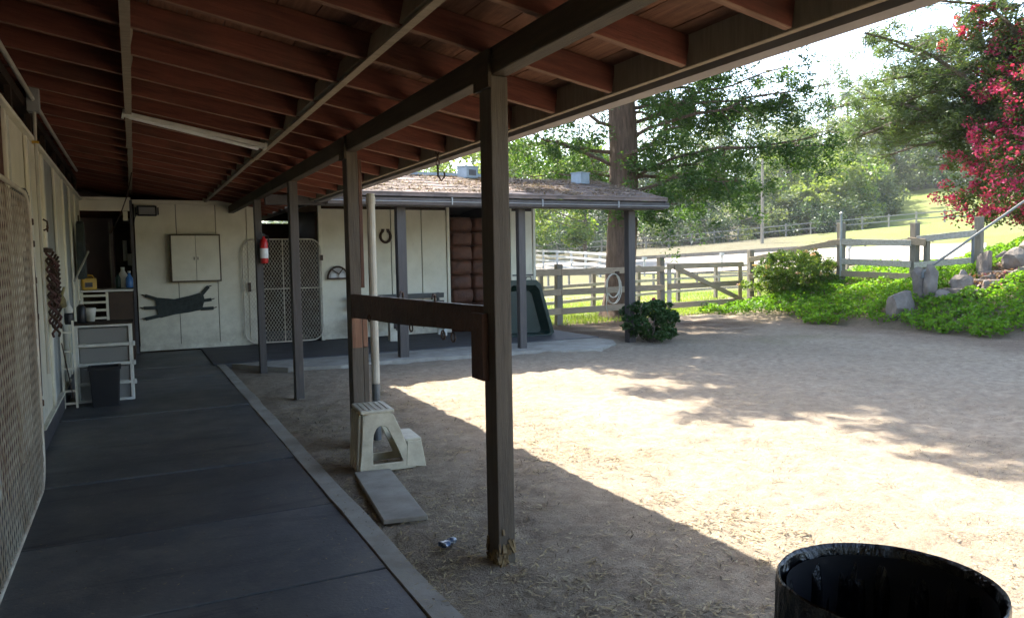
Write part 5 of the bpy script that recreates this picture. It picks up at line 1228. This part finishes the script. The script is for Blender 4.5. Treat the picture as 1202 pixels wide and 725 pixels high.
    J('willow_tree', 'pale sage bush mass beyond the pole and the yellow tree', 46.0, 112, 12, 6.5, 'farleaf', .03)
    J('willow_tree', 'broad sage green tree between the yellow tree and the slope', 49.6, 110, 12, 6, 'olive', .03)
    J('oak_tree', 'full green tree just left of the steel fence post, before the slope', 49.3, 99, 9, 5, 'shrub', .02)
    J('oak_tree', 'leafy green tree right of the steel fence post at the slope edge', 50.7, 104, 8, 4.6, 'olive', .02)
    J('oak_tree', 'mid green tree between the power pole and the grey bush', 45.4, 99, 9, 5, 'shrub', .02)
    # low scrub closing the hillside
    for i, (az, D, r, h, mt, lab) in enumerate(((47.9, 90, 4, 3.2, 'darkfar', 'dark scrub under the yellow green tree behind the long fence'), (49.4, 93, 4, 3.4, 'olive', 'rounded olive scrub just left of the steel fence post'), (29, 88, 4, 3, 'darkfar', 'low dark scrub behind the long fence beside the shed corner'), (32.5, 90, 5, 3.2, 'darkfar', 'low dark scrub behind the long fence left of the trunk'),
            (36, 89, 5, 3.4, 'farleaf', 'low grey scrub behind the long fence right of the trunk'), (39.4, 90, 5, 3.6, 'darkfar', 'low dark scrub behind the fence below the drooping branch tips'),
            (42.8, 90, 5, 3.6, 'olive', 'low olive scrub behind the fence left of the pole'), (50.0, 104, 5, 3.5, 'darkfar', 'dark low scrub at the left end of the bright grass'), (55.8, 136, 8, 4, 'farleaf', 'grey low scrub along the top of the bright grass'),
            (52.6, 137, 7, 4, 'olive', 'olive low scrub along the top of the bright grass'))):
        J('scrub', lab, az, D, h, r, mt, .0, 34, 90, .28, cat='scrub', shape=.7)
    # palms
    for az, D, h, lab in ((52.55, 190, 37, 'tall palm standing clear against the sky between pine branches'), (49.8, 200, 36, 'distant palm among the eucalyptus tops'), (50.9, 195, 35, 'distant palm just right of the thin eucalyptus')):
        x, y = D*math.sin(R(az)), D*math.cos(R(az)); t = thing('palm_tree', lab, 'palm', (x, y, gz(x, y)), 0, 'distant palms on the skyline')
        H = h-(gz(x, y)-3); H = max(9, H)
        MB().tube([(0, 0, -.3), (.2, 0, H*.5), (0, 0, H)], [.35, .25, .22], 8).build('trunk', 'bark_grey', t)
        m = MB()
        for k in range(30):
            a = k*2.399; el = rnd.uniform(-.9, .9); L = 3.2; d = Vector((math.cos(a)*math.cos(el), math.sin(a)*math.cos(el), math.sin(el))); s = Vector((-math.sin(a), math.cos(a), 0))
            p0 = Vector((0, 0, H)); p1 = p0+d*L*.6; p2 = p0+d*L+Vector((0, 0, -.5))
            m.add([p0, p1+s*.5, p2, p1-s*.5], [(0, 1, 2), (0, 2, 3)])
        m.build('fronds', 'farleaf', t)
    # power pole
    x, y = 80*math.sin(R(44.35)), 80*math.cos(R(44.35)); t = thing('utility_pole', 'grey utility pole rising among the pale trees', 'pole', (x, y, gz(x, y)))
    MB().tube([(0, 0, -.3), (0, 0, 8.2)], [.17, .12], 8).build('pole', 'fence_post', t); MB().box((0, 0, 7.4), (1.4, .1, .12), .8).build('crossarm', 'fence_post', t)
    # pale shed far left
    x, y = 105*math.sin(R(29.2)), 105*math.cos(R(29.2)); t = thing('far_building', 'pale building glimpsed beyond the dark trees beside the shed', 'building', (x, y, gz(x, y)), -.5)
    MB().bb(-7, 7, -3, 3, -1, 3.0).build('wall', 'far_fence', t); MB().prism([(-3.6, 3.0), (3.6, 3.0), (0, 4.6)], -7.4, 7.4, 'yz').build('roof', 'far_grey', t)
    for xx in (-4, -1, 3): MB().bb(xx, xx+1.2, -3.05, -2.95, .8, 2.0).build('window', 'darktrim', t)
    # wood closing the horizon
    n = 420; az = rng.uniform(8, 80, n); D = rng.uniform(170, 300, n); x = D*np.sin(np.radians(az)); y = D*np.cos(np.radians(az)); z = zt(x, y); hh = rng.uniform(3, 9, n)
    cents = np.repeat(np.stack([x, y, z], 1), 5, 0); cents[:, 2] += np.tile(np.linspace(.1, 1, 5), n)*np.repeat(hh, 5); cents[:, :2] += rng.normal(0, 1.6, (len(cents), 2))
    P = blob(cents, 2.4, 26, .8); V, F = leaves(P, .8, .7); tag(npmesh('far_wood', V, F, M['farleaf']), kind='stuff')
background()

# ------------------------------------------------------------------ thin summer haze
def haze():
    m = bpy.data.materials.new('summer_haze'); m.use_nodes = True; nt = m.node_tree; nt.nodes.clear()
    o = nt.nodes.new('ShaderNodeOutputMaterial'); v = nt.nodes.new('ShaderNodeVolumePrincipled'); v.inputs['Color'].default_value = (.93, .96, 1, 1)
    v.inputs['Density'].default_value = .0003; v.inputs['Anisotropy'].default_value = .3; nt.links.new(v.outputs[0], o.inputs['Volume'])
    h = MB().bb(-900, 1100, -700, 1100, -2, 90).build('haze', m); h['kind'] = 'stuff'
haze()
